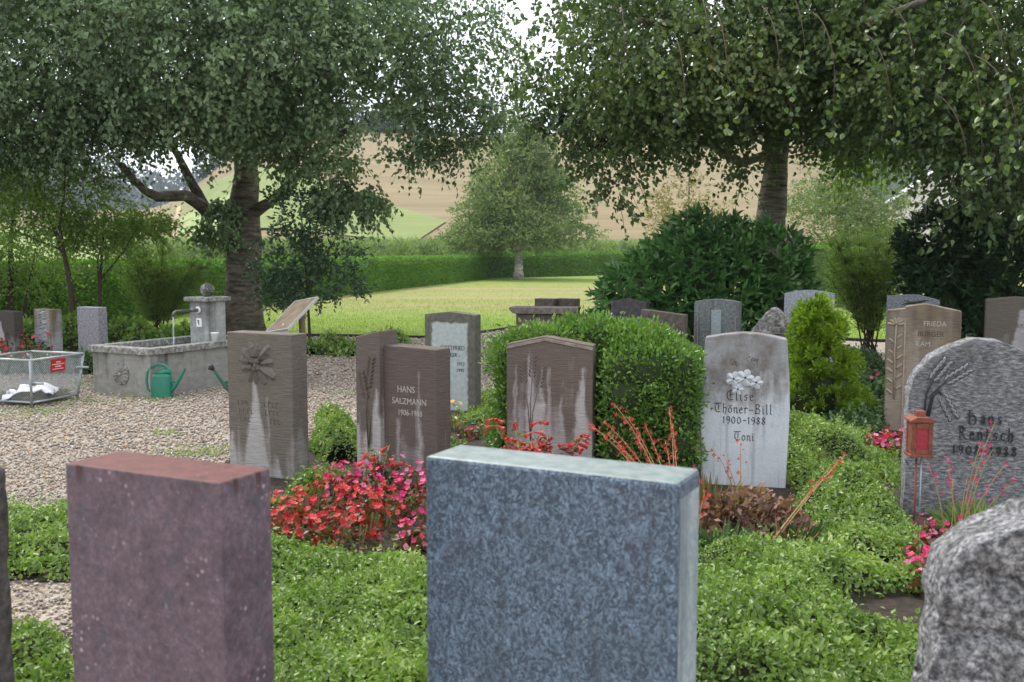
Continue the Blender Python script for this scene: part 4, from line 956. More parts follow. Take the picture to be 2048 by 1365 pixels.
def bluestone():
    k = NT('blue_granite', .42, .5); v = k.obj(); vs = k.obj((1, 1, .7))
    wv = k.n('ShaderNodeVectorMath'); wv.operation = 'ADD'; nz3 = k.n('ShaderNodeTexNoise'); nz3.inputs['Scale'].default_value = 30; k.l(v, nz3.inputs['Vector'])
    sc3 = k.n('ShaderNodeVectorMath'); sc3.operation = 'SCALE'; sc3.inputs['Scale'].default_value = .035; k.l(nz3.outputs['Color'], sc3.inputs[0]); k.l(vs, wv.inputs[0]); k.l(sc3.outputs[0], wv.inputs[1]); vw = wv.outputs[0]
    cell = k.xyz(k.voro(vw, 170, 'Color'))[0]; cell2 = k.xyz(k.voro(vw, 380, 'Color'))[1]
    c = k.ramp(k.math('ADD', k.math('MULTIPLY', cell, .62), k.math('MULTIPLY', cell2, .38)), [(.15, (.026, .040, .060)), (.5, (.066, .098, .142)), (.85, (.175, .25, .33))])
    c = k.mix(.7, c, k.ramp(k.noise(vs, 24, 5, .7), [(.3, .62), (.7, 1.35)]), 'MULTIPLY')
    c = k.mix(k.ramp(k.voro(v, 55), [(.05, .5), (.2, 0.)]), c, (.22, .30, .39))
    c = k.mix(k.ramp(k.noise(v, 2.6, 4, .6), [(.56, 0.), (.72, .35)]), c, (.085, .060, .105))
    c = k.mix(k.ramp(k.noise(v, 4.2, 3), [(.50, 0.), (.72, .4)]), c, (.04, .05, .065))
    gn = k.n('ShaderNodeNewGeometry'); nz = k.xyz(gn.outputs['Normal'])[2]
    c = k.mix(k.math('MULTIPLY', k.math('SUBTRACT', nz, .7), 4., True), c, k.ramp(k.noise(v, 22, 5, .7), [(.3, (.13, .17, .17)), (.7, (.26, .30, .29))]))
    c = k.mix(k.ramp(k.noise(v, 38, 2), [(.70, 0.), (.74, .5)]), c, (.30, .33, .31))
    c = k.mix(k.ramp(k.noise(k.obj((1, 1, .05)), 22, 3), [(.56, 0.), (.70, .35)]), c, (.035, .042, .05))
    k.color(c); k.bump(k.noise(v, 70, 4), .001); return k.m
st = stone('blue-grey polished granite gravestone back with chamfered edges', a, b, rect(hF), .19, bluestone(), bevel=.011)
wF2 = (Vector(b) - Vector(a)).length
MB().box((wF2 / 2 + .0015, .095, .5), (.004, .150, hF - .04)).build('lit_side_face', granite('blue_granite_lit_side', [(.20, .25, .28), (.28, .33, .36), (.36, .41, .43)], 40, .55, .001, None, 3, None, (.13, .16, .18)), st)  # thin overlay; light falling on this side is put into its paler colour
mRG = granite('rough_gneiss', [(.030, .030, .034), (.10, .10, .108), (.30, .30, .31), (.52, .52, .53)], 58, .9, .012, (.040, .038, .035), 9)
stone('rough grey gneiss boulder gravestone with sloping shoulder, standing by pink begonias', (1.075, 2.52), (1.90, 2.32), [(-.5, -.1), (.5, -.1), (.5, 1.02), (.3, 1.035), (.05, 1.0), (-.12, .955), (-.26, .90), (-.36, .85), (-.43, .79), (-.46, .7), (-.48, .5)], .22, mRG, rough=.020, seed=4)
stone('dark weathered gravestone with ivy at its foot, next to the mauve stone', (-2.32, 3.25), (-1.70, 3.03), arch(.98, .90), .16, granite('dark_weathered', [(.03, .027, .025), (.07, .06, .055), (.12, .10, .10)], 30, .9, .004), rough=.008, seed=5)

# the row facing the viewer
LIGHT, DARK = (.38, .365, .355), (.150, .130, .112)
a, b = (X(453, 7.13, 1.03), 7.13), (X(583, 6.86, 1.03), 6.86); h1 = Zh(670, 6.86)
w1 = (Vector(a) - Vector(b)).length
s1 = stone('brown sandstone gravestone carved with a flower and berries beside the path', a, b, rect(h1), .165,
    sandstone('flower_sandstone', LIGHT, DARK, [(-.045, .735, .012, .17), (.072, .60, .014, -.01), (-.27, .33, .02, .16), (.16, .16, .01, .2)], .05, 2.4, 8, 60, None, .5), bevel=.008)
lm = lens_mesh('carved_leaf', .135, .078, .030, M['bark_a'] if False else sandstone('carved_brown', (.19, .168, .15), (.12, .104, .09), (), .6, 0, 9, 60))
cm = lm.materials[0]; fx, fz = -.022, .815
for ang in (-150, -112, -80, -48, -18, 14, 46, 88, 118, 150, 178):
    q = R(ang); carve(s1, lm, fx + math.sin(q) * .040, fz + math.cos(q) * .038, q + random.uniform(-.15, .15), random.uniform(.8, 1.2))
bm_ = MB(); bm_.lathe([(.004, -.026), (.018, -.018), (.026, 0), (.018, .018), (.004, .026)], 12); sph = bpy.data.meshes.new('carved_berry'); sph.from_pydata(bm_.v, [], bm_.f); sph.update(); sph.materials.append(cm); sph.polygons.foreach_set('use_smooth', [True] * len(sph.polygons))
for bx_, bz_ in ((-.065, .02), (-.03, .02), (.012, .018), (-.055, -.028), (-.008, -.038), (.028, -.03), (.004, -.01)): carve(s1, sph, fx + bx_, fz + bz_, 0, 1, -.008, 'carved_berry')
letters(s1, 'VICTOR', .0, .50, .062, M['letter_brown']) if False else None
for zz, segs in ((.53, ((-.20, -.10), (.04, .17))), (.47, ((-.19, -.08), (.05, .19))), (.41, ((-.18, -.1), (.09, .18)))):        # inscription worn beyond reading
    for x0, x1 in segs:
        x = x0; mb = MB()
        while x < x1:
            mb.box((x, 0, zz), (.005, .003, .036)); mb.box((x + .012, 0, zz + random.choice((-.015, 0, .015))), (.018, .003, .005)); x += .036
        mb.build('inscription', M['letter_brown'], s1)

def book_stone():
    fr = Vector((X(873, 6.46, .97), 6.46)); fold = Vector((X(766, 6.68, .97), 6.68)); le = Vector((X(717, 6.42, .97), 6.42))
    hr = Zh(700, 6.46); hl = Zh(682, 6.42)
    root = stone('dark brown sandstone gravestone with a projecting side panel of wheat ears', fold, fr, [(-.5, -.1), (.5, -.1), (.5, hr), (-.5, hr + .012)], .165,
        sandstone('wheat_sandstone', (.36, .33, .32), (.125, .100, .088), [(.075, .83, .012, .035), (-.10, .50, .02, .0)], .02, 2.2, 8, 75, None, .0), bevel=.007)
    wr = (fr - fold).length; L_ = .205
    wg = MB().prism([(-L_ / 2, -.1), (L_ / 2, -.1), (L_ / 2, hl + .045), (-L_ / 2, hl)], 0, .20).build('wing', sandstone('wing_sandstone', (.40, .375, .365), (.135, .112, .099), [(.075, .70, .02, .10), (-.09, .45, .02, .12), (-.02, .40, .02, .1)], .05, 2.2, 8, 75), root, False, .006)
    wg.location = (-wr / 2 - L_ / 2 + .004, -.045, 0)
    km = lens_mesh('carved_grain', .036, .017, .009, M['letter_brown']); 
    for cx, cz, t0, n in ((-.055, .74, -.25, 7), (.040, .84, .18, 8)):
        for i in range(n):
            for s_ in (-1, 1): carve(wg, km, cx + t0 * .026 * -(n - i) + s_ * .010, cz - .03 * (n - i) * .9 + .06, t0 + s_ * .6, 1, 0, 'carved_grain')
        mb = MB(); mb.tube([(cx - t0 * .17, 0, cz - .14), (cx - t0 * .3, 0, cz - .3), (0, 0, .25)], .005, 6); mb.build('carved_stalk', M['letter_brown'], wg, True)
    letters(root, 'HANS', -.03, .67, .062, M['letter_pale'], 0, .9); letters(root, 'SALZMANN', -.005, .59, .060, M['letter_pale'], 0, .9); letters(root, '1906-1988', -.0, .515, .055, M['letter_pale'], 0, .85)
book_stone()
a, b = (X(1013, 6.86, 1.), 6.86), (X(1186, 6.72, 1.), 6.72); hA = Zh(673, 6.8); hS = Zh(690, 6.8)
s3 = stone('gabled brown sandstone gravestone streaked pale, framed by the box shrub', a, b, gable(hA, hS, -.05), .15,
    sandstone('streaked_sandstone', (.44, .405, .40), (.150, .120, .102), [(-.235, .84, .012, .02), (-.135, .91, .022, .05), (-.055, .82, .010, .05), (.0, .82, .012, .03), (.09, .62, .012, .03), (.235, .83, .02, .03), (.225, .74, .02, .12), (-.07, .58, .05, .05)], .30, 1.6, 8, 75), bevel=.006)
w3 = (Vector(a) - Vector(b)).length
MB().prism([(-w3 / 2 + .0, hS - .032), (-.05 * w3, hA - .030), (w3 / 2, hS - .032), (w3 / 2, hS - .012), (-.05 * w3, hA - .010), (-w3 / 2, hS - .012)], -.008, .004).build('moulding', sandstone('pale_trim', (.38, .33, .29), (.2, .16, .13), (), .9, .5, 9, 40), s3)
km2 = lens_mesh('carved_grain', .034, .016, .008, cm)
for cx, cz, t0 in ((-.19, .83, -.12), (-.11, .87, .06), (-.045, .80, .2)):
    for i in range(6):
        for s_ in (-1, 1): carve(s3, km2, cx - t0 * .026 * (6 - i) * .9 + s_ * .009, cz - .026 * (6 - i) + .03, t0 + s_ * .55, 1, 0, 'carved_grain')
    MB().tube([(cx - t0 * .14, 0, cz - .12), (cx - t0 * .35, 0, cz - .3), (-.13, 0, .3)], .004, 6).build('carved_stalk', cm, s3, True)

# pale marble with rounded top
Ye = 6.68; a, b = (X(1404, Ye + .08, .8), Ye + .08), (X(1578, Ye - .06, .8), Ye - .06); hE = Zh(668, Ye)
def marble():
    k = NT('weathered_marble', .8, .3); v = k.obj(); x, y, z = k.xyz(v)
    n = k.noise(k.obj((1, 1, .22)), 9, 5, .6); n2 = k.noise(v, 6, 5, .65)
    st = k.math('ADD', k.math('MULTIPLY', k.math('SUBTRACT', z, .70), 4.6), k.math('ADD', k.math('MULTIPLY', k.math('SUBTRACT', n, .5), 3.), k.math('MULTIPLY', k.math('SUBTRACT', n2, .5), 2.)))
    st = k.math('ADD', st, .92, True)
    c = k.mix(st, (.60, .63, .67), (.165, .145, .132))
    c = k.mix(k.ramp(k.noise(v, 2.4, 6, .7), [(.45, 0.), (.62, .55)]), c, (.45, .48, .52))
    c = k.mix(k.ramp(k.noise(k.obj((1.2, 1, .05)), 20, 3), [(.54, 0.), (.64, .35)]), c, (.20, .20, .21))
    c = k.mix(.4, c, k.ramp(k.noise(v, 60, 4, .7), [(.3, .7), (.7, 1.2)]), 'MULTIPLY')
    k.color(c); k.bump(k.noise(v, 50, 5, .7), .003); return k.m
wE = (Vector(a) - Vector(b)).length
ol = [(-.49, -.1), (.49, -.1), (.505, .25), (.52, .55), (.505, .78), (.47, hE - .035)] + [(.47 - .94 * i / 8, hE - .035 + .04 * math.sin(math.pi * i / 8)) for i in range(1, 8)] + [(-.47, hE - .03), (-.485, .80), (-.515, .62), (-.52, .5), (-.495, .25)]
sE = stone('pale weathered marble gravestone with curved sides and carved flowers', a, b, ol, .14, marble(), bevel=.010)
strokes(sE, 'Elise', -.03, .600, .068, M['engraved'], .005, .2); strokes(sE, 'Thöner-Bill', -.01, .512, .066, M['engraved'], .005, .14); strokes(sE, '1900-1988', .0, .440, .062, M['engraved'], .005, .13); strokes(sE, 'Toni', -.0, .325, .062, M['engraved_soft'], .005, .13)
pm = lens_mesh('carved_petal', .055, .046, .012, plain('washed_marble', (.52, .54, .57), .8, .12, 30, .001)); km3 = lens_mesh('carved_petal_groove', .062, .054, .004, M['engraved'])
for cx, cz, s_ in ((-.075, .745, .92), (.002, .755, 1.05), (.075, .725, .8), (-.045, .675, .7)):
    for i in range(5):
        q = R(72 * i + 20); carve(sE, km3, cx - math.sin(q) * .002, cz - math.cos(q) * .002, q, s_, 0, 'petal_groove'); carve(sE, pm, cx + math.sin(q) * .004, cz + math.cos(q) * .004, q, s_, -.002, 'carved_petal')
for cx, cz in ((-.06, .85), (.05, .87), (.09, .86)):
    mb = MB()
    for i in range(9): mb.box((cx + random.gauss(0, .018), 0, cz + random.gauss(0, .014)), (.008, .004, .008))
    mb.build('carved_blossom', M['engraved_soft'], sE)

# rough rounded gneiss with three ears
Yh = 5.95; a, b = (X(1812, Yh + .03, .5), Yh + .03), (X(2110, Yh - .18, .5), Yh - .18)
def gneiss():
    k = NT('split_gneiss', .92, .25); v = k.obj(); g = k.noise(k.obj((1, 1, 2.6)), 26, 5, .7)
    c = k.ramp(g, [(.34, (.085, .085, .090)), (.50, (.22, .22, .235)), (.68, (.47, .48, .50))])
    c = k.mix(k.math('MULTIPLY', k.ramp(k.noise(v, 5, 5, .65), [(.42, 0.), (.66, .85)]), k.math('ADD', k.math('MULTIPLY', k.math('SUBTRACT', k.xyz(v)[2], .72), 3.), .25, True)), c, (.085, .075, .060))
    k.color(c); k.bump(g, .020); k.bump(k.noise(v, 120, 3), .002); return k.m
sH = stone('rounded rough gneiss gravestone carved with three wheat ears, lantern before it', a, b,
    [(-.5, -.1), (.5, -.1), (.5, .80), (.40, .93), (.28, 1.02), (.12, 1.075), (-.06, 1.085), (-.20, 1.04), (-.34, .97), (-.44, .88), (-.487, .76), (-.495, .4)], .20, gneiss(), rough=.008, seed=9)
wH = (Vector(a) - Vector(b)).length
def hx(px, py): 
    p = A(px, py, Yh - .05); q = Matrix.Rotation(-sH.rotation_euler.z, 3, 'Z') @ (Vector(p) - Vector(sH.location)); return q.x, q.z
for txt, px, py, sz in (('Hans', 1967, 846, .078), ('Rentsch', 1968, 878, .078), ('1908-1988', 1966, 908, .072)):
    x, z = hx(px, py); strokes(sH, txt, x, z, sz, M['engraved'], .0048, .18, -.008, .012)
gm = lens_mesh('carved_grain', .042, .018, .008, plain('gneiss_grain', (.30, .305, .32), .9, .45, 60, .004)); gk = lens_mesh('grain_groove', .047, .023, .005, M['engraved'])
for (x0, y0), (x1, y1) in (((1866, 762), (1897, 722)), ((1893, 765), (1938, 735)), ((1884, 790), (1908, 838))):
    p, q = Vector(hx(x0, y0)), Vector(hx(x1, y1)); d = q - p; an = math.atan2(d.x, d.y)
    for i in range(5):
        for s_ in (-1, 1):
            c = p + d * i / 5 + Vector((math.cos(an), -math.sin(an))) * s_ * .012
            carve(sH, gk, c.x, c.y, an + s_ * .35, 1, -.004, 'grain_groove'); carve(sH, gm, c.x, c.y, an + s_ * .35, 1, -.008, 'carved_grain')
for pts in (((1850, 835), (1855, 790), (1868, 762)), ((1856, 835), (1866, 790), (1893, 765)), ((1860, 835), (1868, 795), (1880, 783), (1884, 790))):
    MB().tube([(hx(*q)[0], -.008, hx(*q)[1]) for q in pts], .006, 6).build('carved_stalk', M['engraved'], sH, True)

# sandstone with flower stem, behind
Yf = 8.75; a, b = (X(1775, Yf + .1, 1.1), Yf + .1), (X(1924, Yf - .12, 1.1), Yf - .12)
sF = stone('tan gabled sandstone gravestone with a carved rose stem along its side', a, b, [(-.5, -.1), (.5, -.1), (.5, Zh(622, Yf)), (.02, Zh(608, Yf)), (-.25, Zh(614, Yf)), (-.25, Zh(618, Yf)), (-.5, Zh(622, Yf))], .17,
    sandstone('rose_sandstone', (.30, .25, .20), (.135, .108, .082), [(-.05, .93, .03, .02)], .75, .9, 6, 75, (.22, .16, .09)), bevel=.008)
wf = (Vector(a) - Vector(b)).length
MB().box((-wf * .25, -.002, .5), (.012, .016, 1.02)).build('raised_edge', plain('tan_edge', (.36, .28, .22), .9, .2, 30, .001), sF)
lf = lens_mesh('carved_leaf', .07, .036, .012, plain('tan_carving', (.30, .245, .19), .9, .2, 30, .001))
MB().tube([(-wf * .37, -.004, .30), (-wf * .37, -.004, .55), (-wf * .385, -.004, .7), (-wf * .37, -.004, .96)], .008, 6).build('carved_stalk', lf.materials[0], sF, True)
for i, z in enumerate((.36, .46, .55, .63, .72, .82)):
    for s_ in (-1, 1): carve(sF, lf, -wf * .375 + s_ * .012, z + .02 * s_, s_ * R(52), .85 if z > .7 else 1.05)
for ang in (-80, -45, -15, 15, 45, 80): carve(sF, lf, -wf * .37 + math.sin(R(ang)) * .01, .96, R(ang), .95, -.003, 'carved_petal')
letters(sF, 'FRIEDA', .09, .955, .065, M['letter_pale'], 0, .9); letters(sF, 'BURGER', .06, .865, .065, M['letter_brown'], 0, .9); letters(sF, 'KAM', .0, .775, .065, M['letter_pale'], 0, .9)
Yg = 10.2; a, b = (X(1972, Yg + .08, 1.), Yg + .08), (X(2110, Yg - .15, 1.), Yg - .15)
sG = stone('grey-brown sandstone gravestone with a pale washed panel before the dark laurel', a, b, gable(Zh(594, Yg), Zh(600, Yg), -.05), .17, sandstone('panel_sandstone', (.33, .32, .33), (.115, .10, .085), [(.06, 1.03, .07, .16)], .3, 2.0, 6, 60), bevel=.008)
letters(sG, 'ERNST', .06, .83, .062, M['engraved_soft'], 0, .9); letters(sG, 'KUENTZI', .06, .745, .062, M['engraved_soft'], 0, .9) if False else None

# stone with pale lichened face in the second row
Yb = 9.95; a, b = (X(849, Yb + .12, 1.), Yb + .12), (X(950, Yb - .08, 1.), Yb - .08)
def palegreen():
    k = NT('pale_lichen_stone', .9, .2); v = k.obj(); x, y, z = k.xyz(v)
    c = k.ramp(k.noise(v, 26, 5, .7), [(.3, (.30, .335, .33)), (.7, (.47, .52, .51))])
    fr = k.math('SUBTRACT', k.math('ABSOLUTE', k.math('ADD', x, k.math('MULTIPLY', k.math('SUBTRACT', k.noise(v, 14, 3), .5), .05))), .185)
    tp = k.math('SUBTRACT', k.math('ADD', z, k.math('MULTIPLY', k.math('SUBTRACT', k.noise(v, 11, 3), .5), .08)), .885)
    mk = k.math('MULTIPLY', k.math('MAXIMUM', k.math('MAXIMUM', fr, tp), k.math('SUBTRACT', y, .015)), 45., True)
    c = k.mix(mk, c, k.ramp(k.noise(v, 18, 5), [(.3, (.085, .085, .07)), (.7, (.16, .155, .125))])); k.color(c); k.bump(k.noise(v, 40, 4), .003); return k.m
sB = stone('grey gravestone with pale lichened face and low gable, behind the wheat stone', a, b, gable(Zh(624, Yb), Zh(630, Yb), -.02), .15, palegreen(), bevel=.006)
letters(sB, 'GOTTFRIED', .03, .625, .062, M['engraved'], 0, .82); letters(sB, '- BEER -', .03, .555, .058, M['engraved'], 0, .85); letters(sB, '1912', .12, .47, .05, M['engraved'], 0, .9); letters(sB, '1992', .115, .405, .05, M['engraved'], 0, .9)

# further stones, mostly tops in view
GR = granite('grey_granite', [(.075, .08, .09), (.17, .18, .20), (.33, .35, .38)], 45, .75, .003)
GRB = granite('pale_blue_granite', [(.13, .14, .17), (.27, .29, .33), (.42, .45, .50)], 45, .75, .003)
BR = granite('brown_stone', [(.055, .045, .038), (.10, .082, .068), (.16, .135, .115)], 18, .9, .004)
def simple(label, pl, pr, Y, top, shape, depth, m, skew=.08, **kw):
    a, b = (X(pl, Y + skew, .9), Y + skew), (X(pr, Y - skew, .9), Y - skew); return stone(label, a, b, shape(top, Y), depth, m, **kw)
sd_1 = simple('low dark double gravestone on the lawn edge', 1069, 1108, 15.5, 598, lambda t, Y: rect(Zh(t, Y)), .2, BR); simple('low dark gravestone paired closely with its double on the lawn edge', 1109.5, 1150, 15.5, 598, lambda t, Y: rect(Zh(t, Y)), .2, BR)
cp = simple('wide brown gravestone under a projecting capstone at the path bend', 1032, 1142, 13.2, 628, lambda t, Y: rect(Zh(t, Y)), .26, BR)
zc = Zh(628, 13.2); wc = X(1142, 13.2) - X(1032, 13.2)
MB().prism([(-wc / 2 - .03, zc), (wc / 2 + .03, zc), (wc / 2 + .09, zc + .05), (wc / 2 + .09, zc + .085), (-wc / 2 - .09, zc + .085), (-wc / 2 - .09, zc + .05)], -.06, .32).build('capstone', granite('capstone', [(.08, .07, .06), (.15, .13, .11), (.24, .21, .185)], 18, .9, .004), cp, False, .006)
simple('flat dark stone half hidden under the laurel leaves', 1222, 1292, 12.6, 598, lambda t, Y: gable(Zh(t, Y), Zh(t + 6, Y), -.1), .2, granite('dark_stone', [(.03, .028, .03), (.06, .056, .058), (.10, .095, .10)], 20, .9, .004))
simple('flat-topped brown gravestone behind the box shrub', 1282, 1371, 10.6, 622, lambda t, Y: [(-.5, -.1), (.5, -.1), (.5, Zh(t + 8, Y)), (-.5, Zh(t - 2, Y))], .15, BR)
sk = simple('grey arched gravestone with smooth pale stripe and bronze rods, before the laurel', 1388, 1480, 10.8, 599, lambda t, Y: arch(Zh(t, Y), Zh(t + 6, Y), 6), .15, granite('hewn_grey', [(.07, .08, .08), (.14, .155, .155), (.23, .25, .25)], 40, .85, .005, None, 3, None, (.08, .085, .08)))
MB().box((-.005, -.004, .55), (.105, .012, .86)).build('smooth_stripe', granite('pale_stripe', [(.17, .21, .22), (.25, .30, .31), (.34, .39, .40)], 70, .7, .001), sk)
for x in (-.205, .2): MB().box((x, -.006, .60), (.010, .016, .62)).build('rod', plain('bronze_rod', (.30, .22, .15), .6, .2, 20, 0, .3), sk)
mC = granite('lichened_boulder', [(.05, .047, .045), (.14, .13, .125), (.27, .26, .25), (.42, .41, .39)], 24, .95, .012)
sc_ = simple('rough boulder gravestone bearing a small raised cross', 1496, 1592, 10.0, 616, lambda t, Y: [(-.5, -.1), (.5, -.1), (.46, .84), (.28, .95), (.08, Zh(t, Y)), (-.04, Zh(t + 2, Y)), (-.22, .94), (-.42, .82), (-.49, .6)], .22, mC, rough=.02, seed=12)
for c, d in (((-.005, -.020, .80), (.075, .05, .34)), ((-.005, -.021, .82), (.24, .046, .072))): MB().box(c, d).build('cross_bar', mC, sc_, False, .006)
sl_ = simple('pale blue-grey granite gravestone with curved top and small lettering by the cypress', 1568, 1668, 11.6, 581, lambda t, Y: arch(Zh(t, Y), Zh(t + 7, Y), 8), .14, GRB, .1, bevel=.004)
for zz in (.93, .865, .80): 
    mb = MB(); x = .02
    for i in range(6): mb.box((x, 0, zz), (.006, .003, .04)); mb.box((x + .014, 0, zz + (.017 if i % 2 else -.017)), (.02, .003, .006)); x += .036
    mb.build('inscription', M['engraved'], sl_)
sh = simple('grey granite gravestone carved with a bird, peering over the tan sandstone', 1773, 1879, 11.8, 590, lambda t, Y: [(-.5, -.1), (.5, -.1), (.5, Zh(t + 10, Y)), (.1, Zh(t, Y)), (-.1, Zh(t, Y)), (-.5, Zh(t + 3, Y))], .14, GR, .1)
mb = MB(); zb = Zh(606, 11.8); mb.tube([(-.12, -.002, zb - .02), (-.02, -.004, zb), (.08, -.004, zb + .015), (.16, -.002, zb + .035)], [.004, .016, .014, .003], 6); mb.tube([(-.02, -.003, zb), (-.10, -.003, zb + .03)], [.010, .002], 6); mb.tube([(.02, -.003, zb), (.0, -.003, zb - .035)], [.010, .002], 6); mb.build('carved_bird', M['engraved'], sh, True)
Yl = 14.4
simple('brown gravestone with pale washed patch in the row by the hedge', -48, 26, Yl, 622, lambda t, Y: rect(Zh(t, Y)), .15, sandstone('hedge_row_stone', (.36, .33, .33), (.075, .065, .055), [(.08, .62, .05, .3)], .2, 2.4, 7, 40), .18)
sR = simple('mossy-sided gravestone with a rough relief in the row by the hedge', 66, 102, Yl, 619, lambda t, Y: rect(Zh(t, Y)), .16, sandstone('mossy_stone', (.34, .34, .35), (.16, .145, .11), (), .6, 1.5, 9, 30, (.15, .12, .045)), .12)
mb = MB()
for i in range(26): mb.add([(-.1 + random.gauss(0, .03), .0, z_ := .15 + i * .022), (-.02 + random.gauss(0, .05), -.02, z_ + .03), (.10 + random.gauss(0, .03), 0, z_ + .05), (0, .004, z_ + .06)], [(0, 1, 3), (1, 2, 3)])
mb.build('relief', plain('relief_stone', (.36, .37, .39), .9, .2, 30, .002), sR)
simple('rough square granite gravestone with white-edged top in the row by the hedge', 153, 195, Yl - .2, 615, lambda t, Y: rect(Zh(t, Y)), .15, granite('violet_granite', [(.13, .125, .14), (.23, .22, .245), (.34, .33, .36)], 30, .85, .006, None, 3, (.5, .52, .55)), .12)

# ------------------------------------------------------------------ fountain
def fountain():
    u = Vector((.47, .883, 0)).normalized(); v = Vector((-.883, .47, 0)).normalized(); c0 = Vector((*G(299, 697, .55), 0))
    root = empty('stone_fountain', c0, math.atan2(u.y, u.x), 'grey stone water trough with carved rosette and ball-topped pillar', 'fountain')
    Lx, Wy, h = 1.75, .92, .47          # local: x along trough, y across (to the left)
    mb = MB(); t = .10
    mb.box((Lx / 2, t / 2, h / 2 - .03), (Lx, t, h + .06)); mb.box((Lx / 2, Wy - t / 2, h / 2 - .03), (Lx, t, h + .06))
    mb.box((t / 2, Wy / 2, h / 2 - .03), (t, Wy - 2 * t, h + .06)); mb.box((Lx - t / 2, Wy / 2, h / 2 - .03), (t, Wy - 2 * t, h + .06)); mb.box((Lx / 2, Wy / 2, .05), (Lx - 2 * t, Wy - 2 * t, .1))
    mb.build('basin', M['concrete'], root)
    rb = MB(); e = .035; z0, z1 = h, h + .075
    rb.box((Lx / 2, t / 2 - e / 2, (z0 + z1) / 2), (Lx + 2 * e, t + e, z1 - z0)); rb.box((Lx / 2, Wy - t / 2 + e / 2, (z0 + z1) / 2), (Lx + 2 * e, t + e, z1 - z0))
    rb.box((t / 2 - e / 2, Wy / 2, (z0 + z1) / 2), (t + e, Wy - 2 * t, z1 - z0)); rb.box((Lx - t / 2 + e / 2, Wy / 2, (z0 + z1) / 2), (t + e, Wy - 2 * t, z1 - z0))
    rb.build('rim', M['concrete_rim'], root, False, .008)
    MB().box((Lx / 2, Wy / 2, .47), (Lx - 2 * t, Wy - 2 * t, .006)).build('water', M['water'], root)
    # rosette on the short end
    rz = empty_child = MB(); cx, cy, cz = -.002, Wy * .5, .24
    disc = MB(); Mx = Matrix.Translation((cx, cy, cz)) @ Matrix.Rotation(-math.pi / 2, 4, 'Y')
    disc.lathe([(.128, -.004), (.128, .008), (.118, .012)], 28, Mx); ro = disc.build('rosette', M['concrete_rim'], root)
    pmx = lens_mesh('petal', .098, .046, .022, M['concrete'])
    for i in range(14):
        a_ = 2 * math.pi * i / 14; o = bpy.data.objects.new('petal', pmx); C.objects.link(o); o.parent = ro
        o.matrix_local = Matrix.Translation((cx - .010, cy, cz)) @ Matrix.Rotation(a_, 4, 'X') @ Matrix.Translation((0, 0, .022)) @ Matrix.Rotation(-math.pi / 2, 4, 'Z')
    MB().lathe([(.024, 0), (.022, .02), (.008, .028)], 12, Matrix.Translation((cx - .008, cy, cz)) @ Matrix.Rotation(-math.pi / 2, 4, 'Y')).build('boss', M['concrete'], ro, True)
    px_, py_ = Lx + .02 - .40, Wy / 2
    px_ = 1.18 + .16; pw, pd, ph = .30, .30, 1.005
    pil = MB().box((px_, py_, ph / 2), (pd, pw, ph)).build('pillar', sandstone('pillar_stone', (.36, .37, .36), (.10, .10, .095), (), 1.15, .8, 5, 12, None, .3), root, False, .006)
    MB().box((px_, py_, ph + .026), (pd + .10, pw + .10, .052)).build('cap', M['concrete_rim'], pil, False, .008)
    n = 12; MB().lathe([(.03, ph + .05)] + [(max(.012, .088 * math.sin(math.pi * i / n)), ph + .135 - .088 * math.cos(math.pi * i / n)) for i in range(1, n + 1)], 20, Matrix.Translation((px_, py_, 0))).build('ball', granite('lichened_ball', [(.05, .052, .045), (.085, .088, .075), (.34, .34, .31)], 17, .9, .003), pil, True)
    sx = px_ - pd / 2; zs = .90
    MB().lathe([(.042, 0), (.042, .018), (.02, .024)], 14, Matrix.Translation((sx, py_, zs)) @ Matrix.Rotation(-math.pi / 2, 4, 'Y')).build('escutcheon', M['white_plastic'], pil, True)
    sp_ = MB(); sp_.tube([(sx, py_, zs), (sx - .14, py_, zs)], .024, 10); sp_.tube([(sx - .12, py_, zs), (sx - .36, py_, zs + .004), (sx - .40, py_, zs - .012), (sx - .405, py_, zs - .06)], .014, 10)
    sp_.build('spout', plain('old_brass_pipe', (.17, .17, .15), .55, .3, 20, 0, .5), pil, True)
    MB().tube([(sx - .405, py_, zs - .05), (sx - .41, py_, zs - .25), (sx - .412, py_, .475)], [.009, .007, .011], 8).build('water_jet', M['fall'], pil, True)
    pl_ = MB().box((sx - .003, py_ - .005, .745), (.008, .085, .105)).build('plate', M['white_plastic'], pil, False, .003)
    mk = MB(); mk.box((sx - .0085, py_ - .005, .745), (.003, .012, .060)); mk.box((sx - .0085, py_ + .008, .772), (.003, .026, .010)); mk.box((sx - .0085, py_ + .008, .75), (.003, .022, .009)); mk.build('symbol', M['black_plastic'], pl_)
    return root
ft = fountain()
# white beaker on the rim beside the pillar
px_y = 12.05; bz = .545
MB().lathe([(.030, 0), (.047, .095), (.052, .098), (.050, .102), (.044, .098), (.028, .006)], 18, Matrix.Translation((X(430, 11.86, .58), 11.86, bz))).build('beaker', M['white_plastic'], None, True)
bk = [o for o in C.objects if o.name.startswith('beaker')][0]; tag(bk, 'small white plastic beaker standing on the fountain rim', 'beaker')
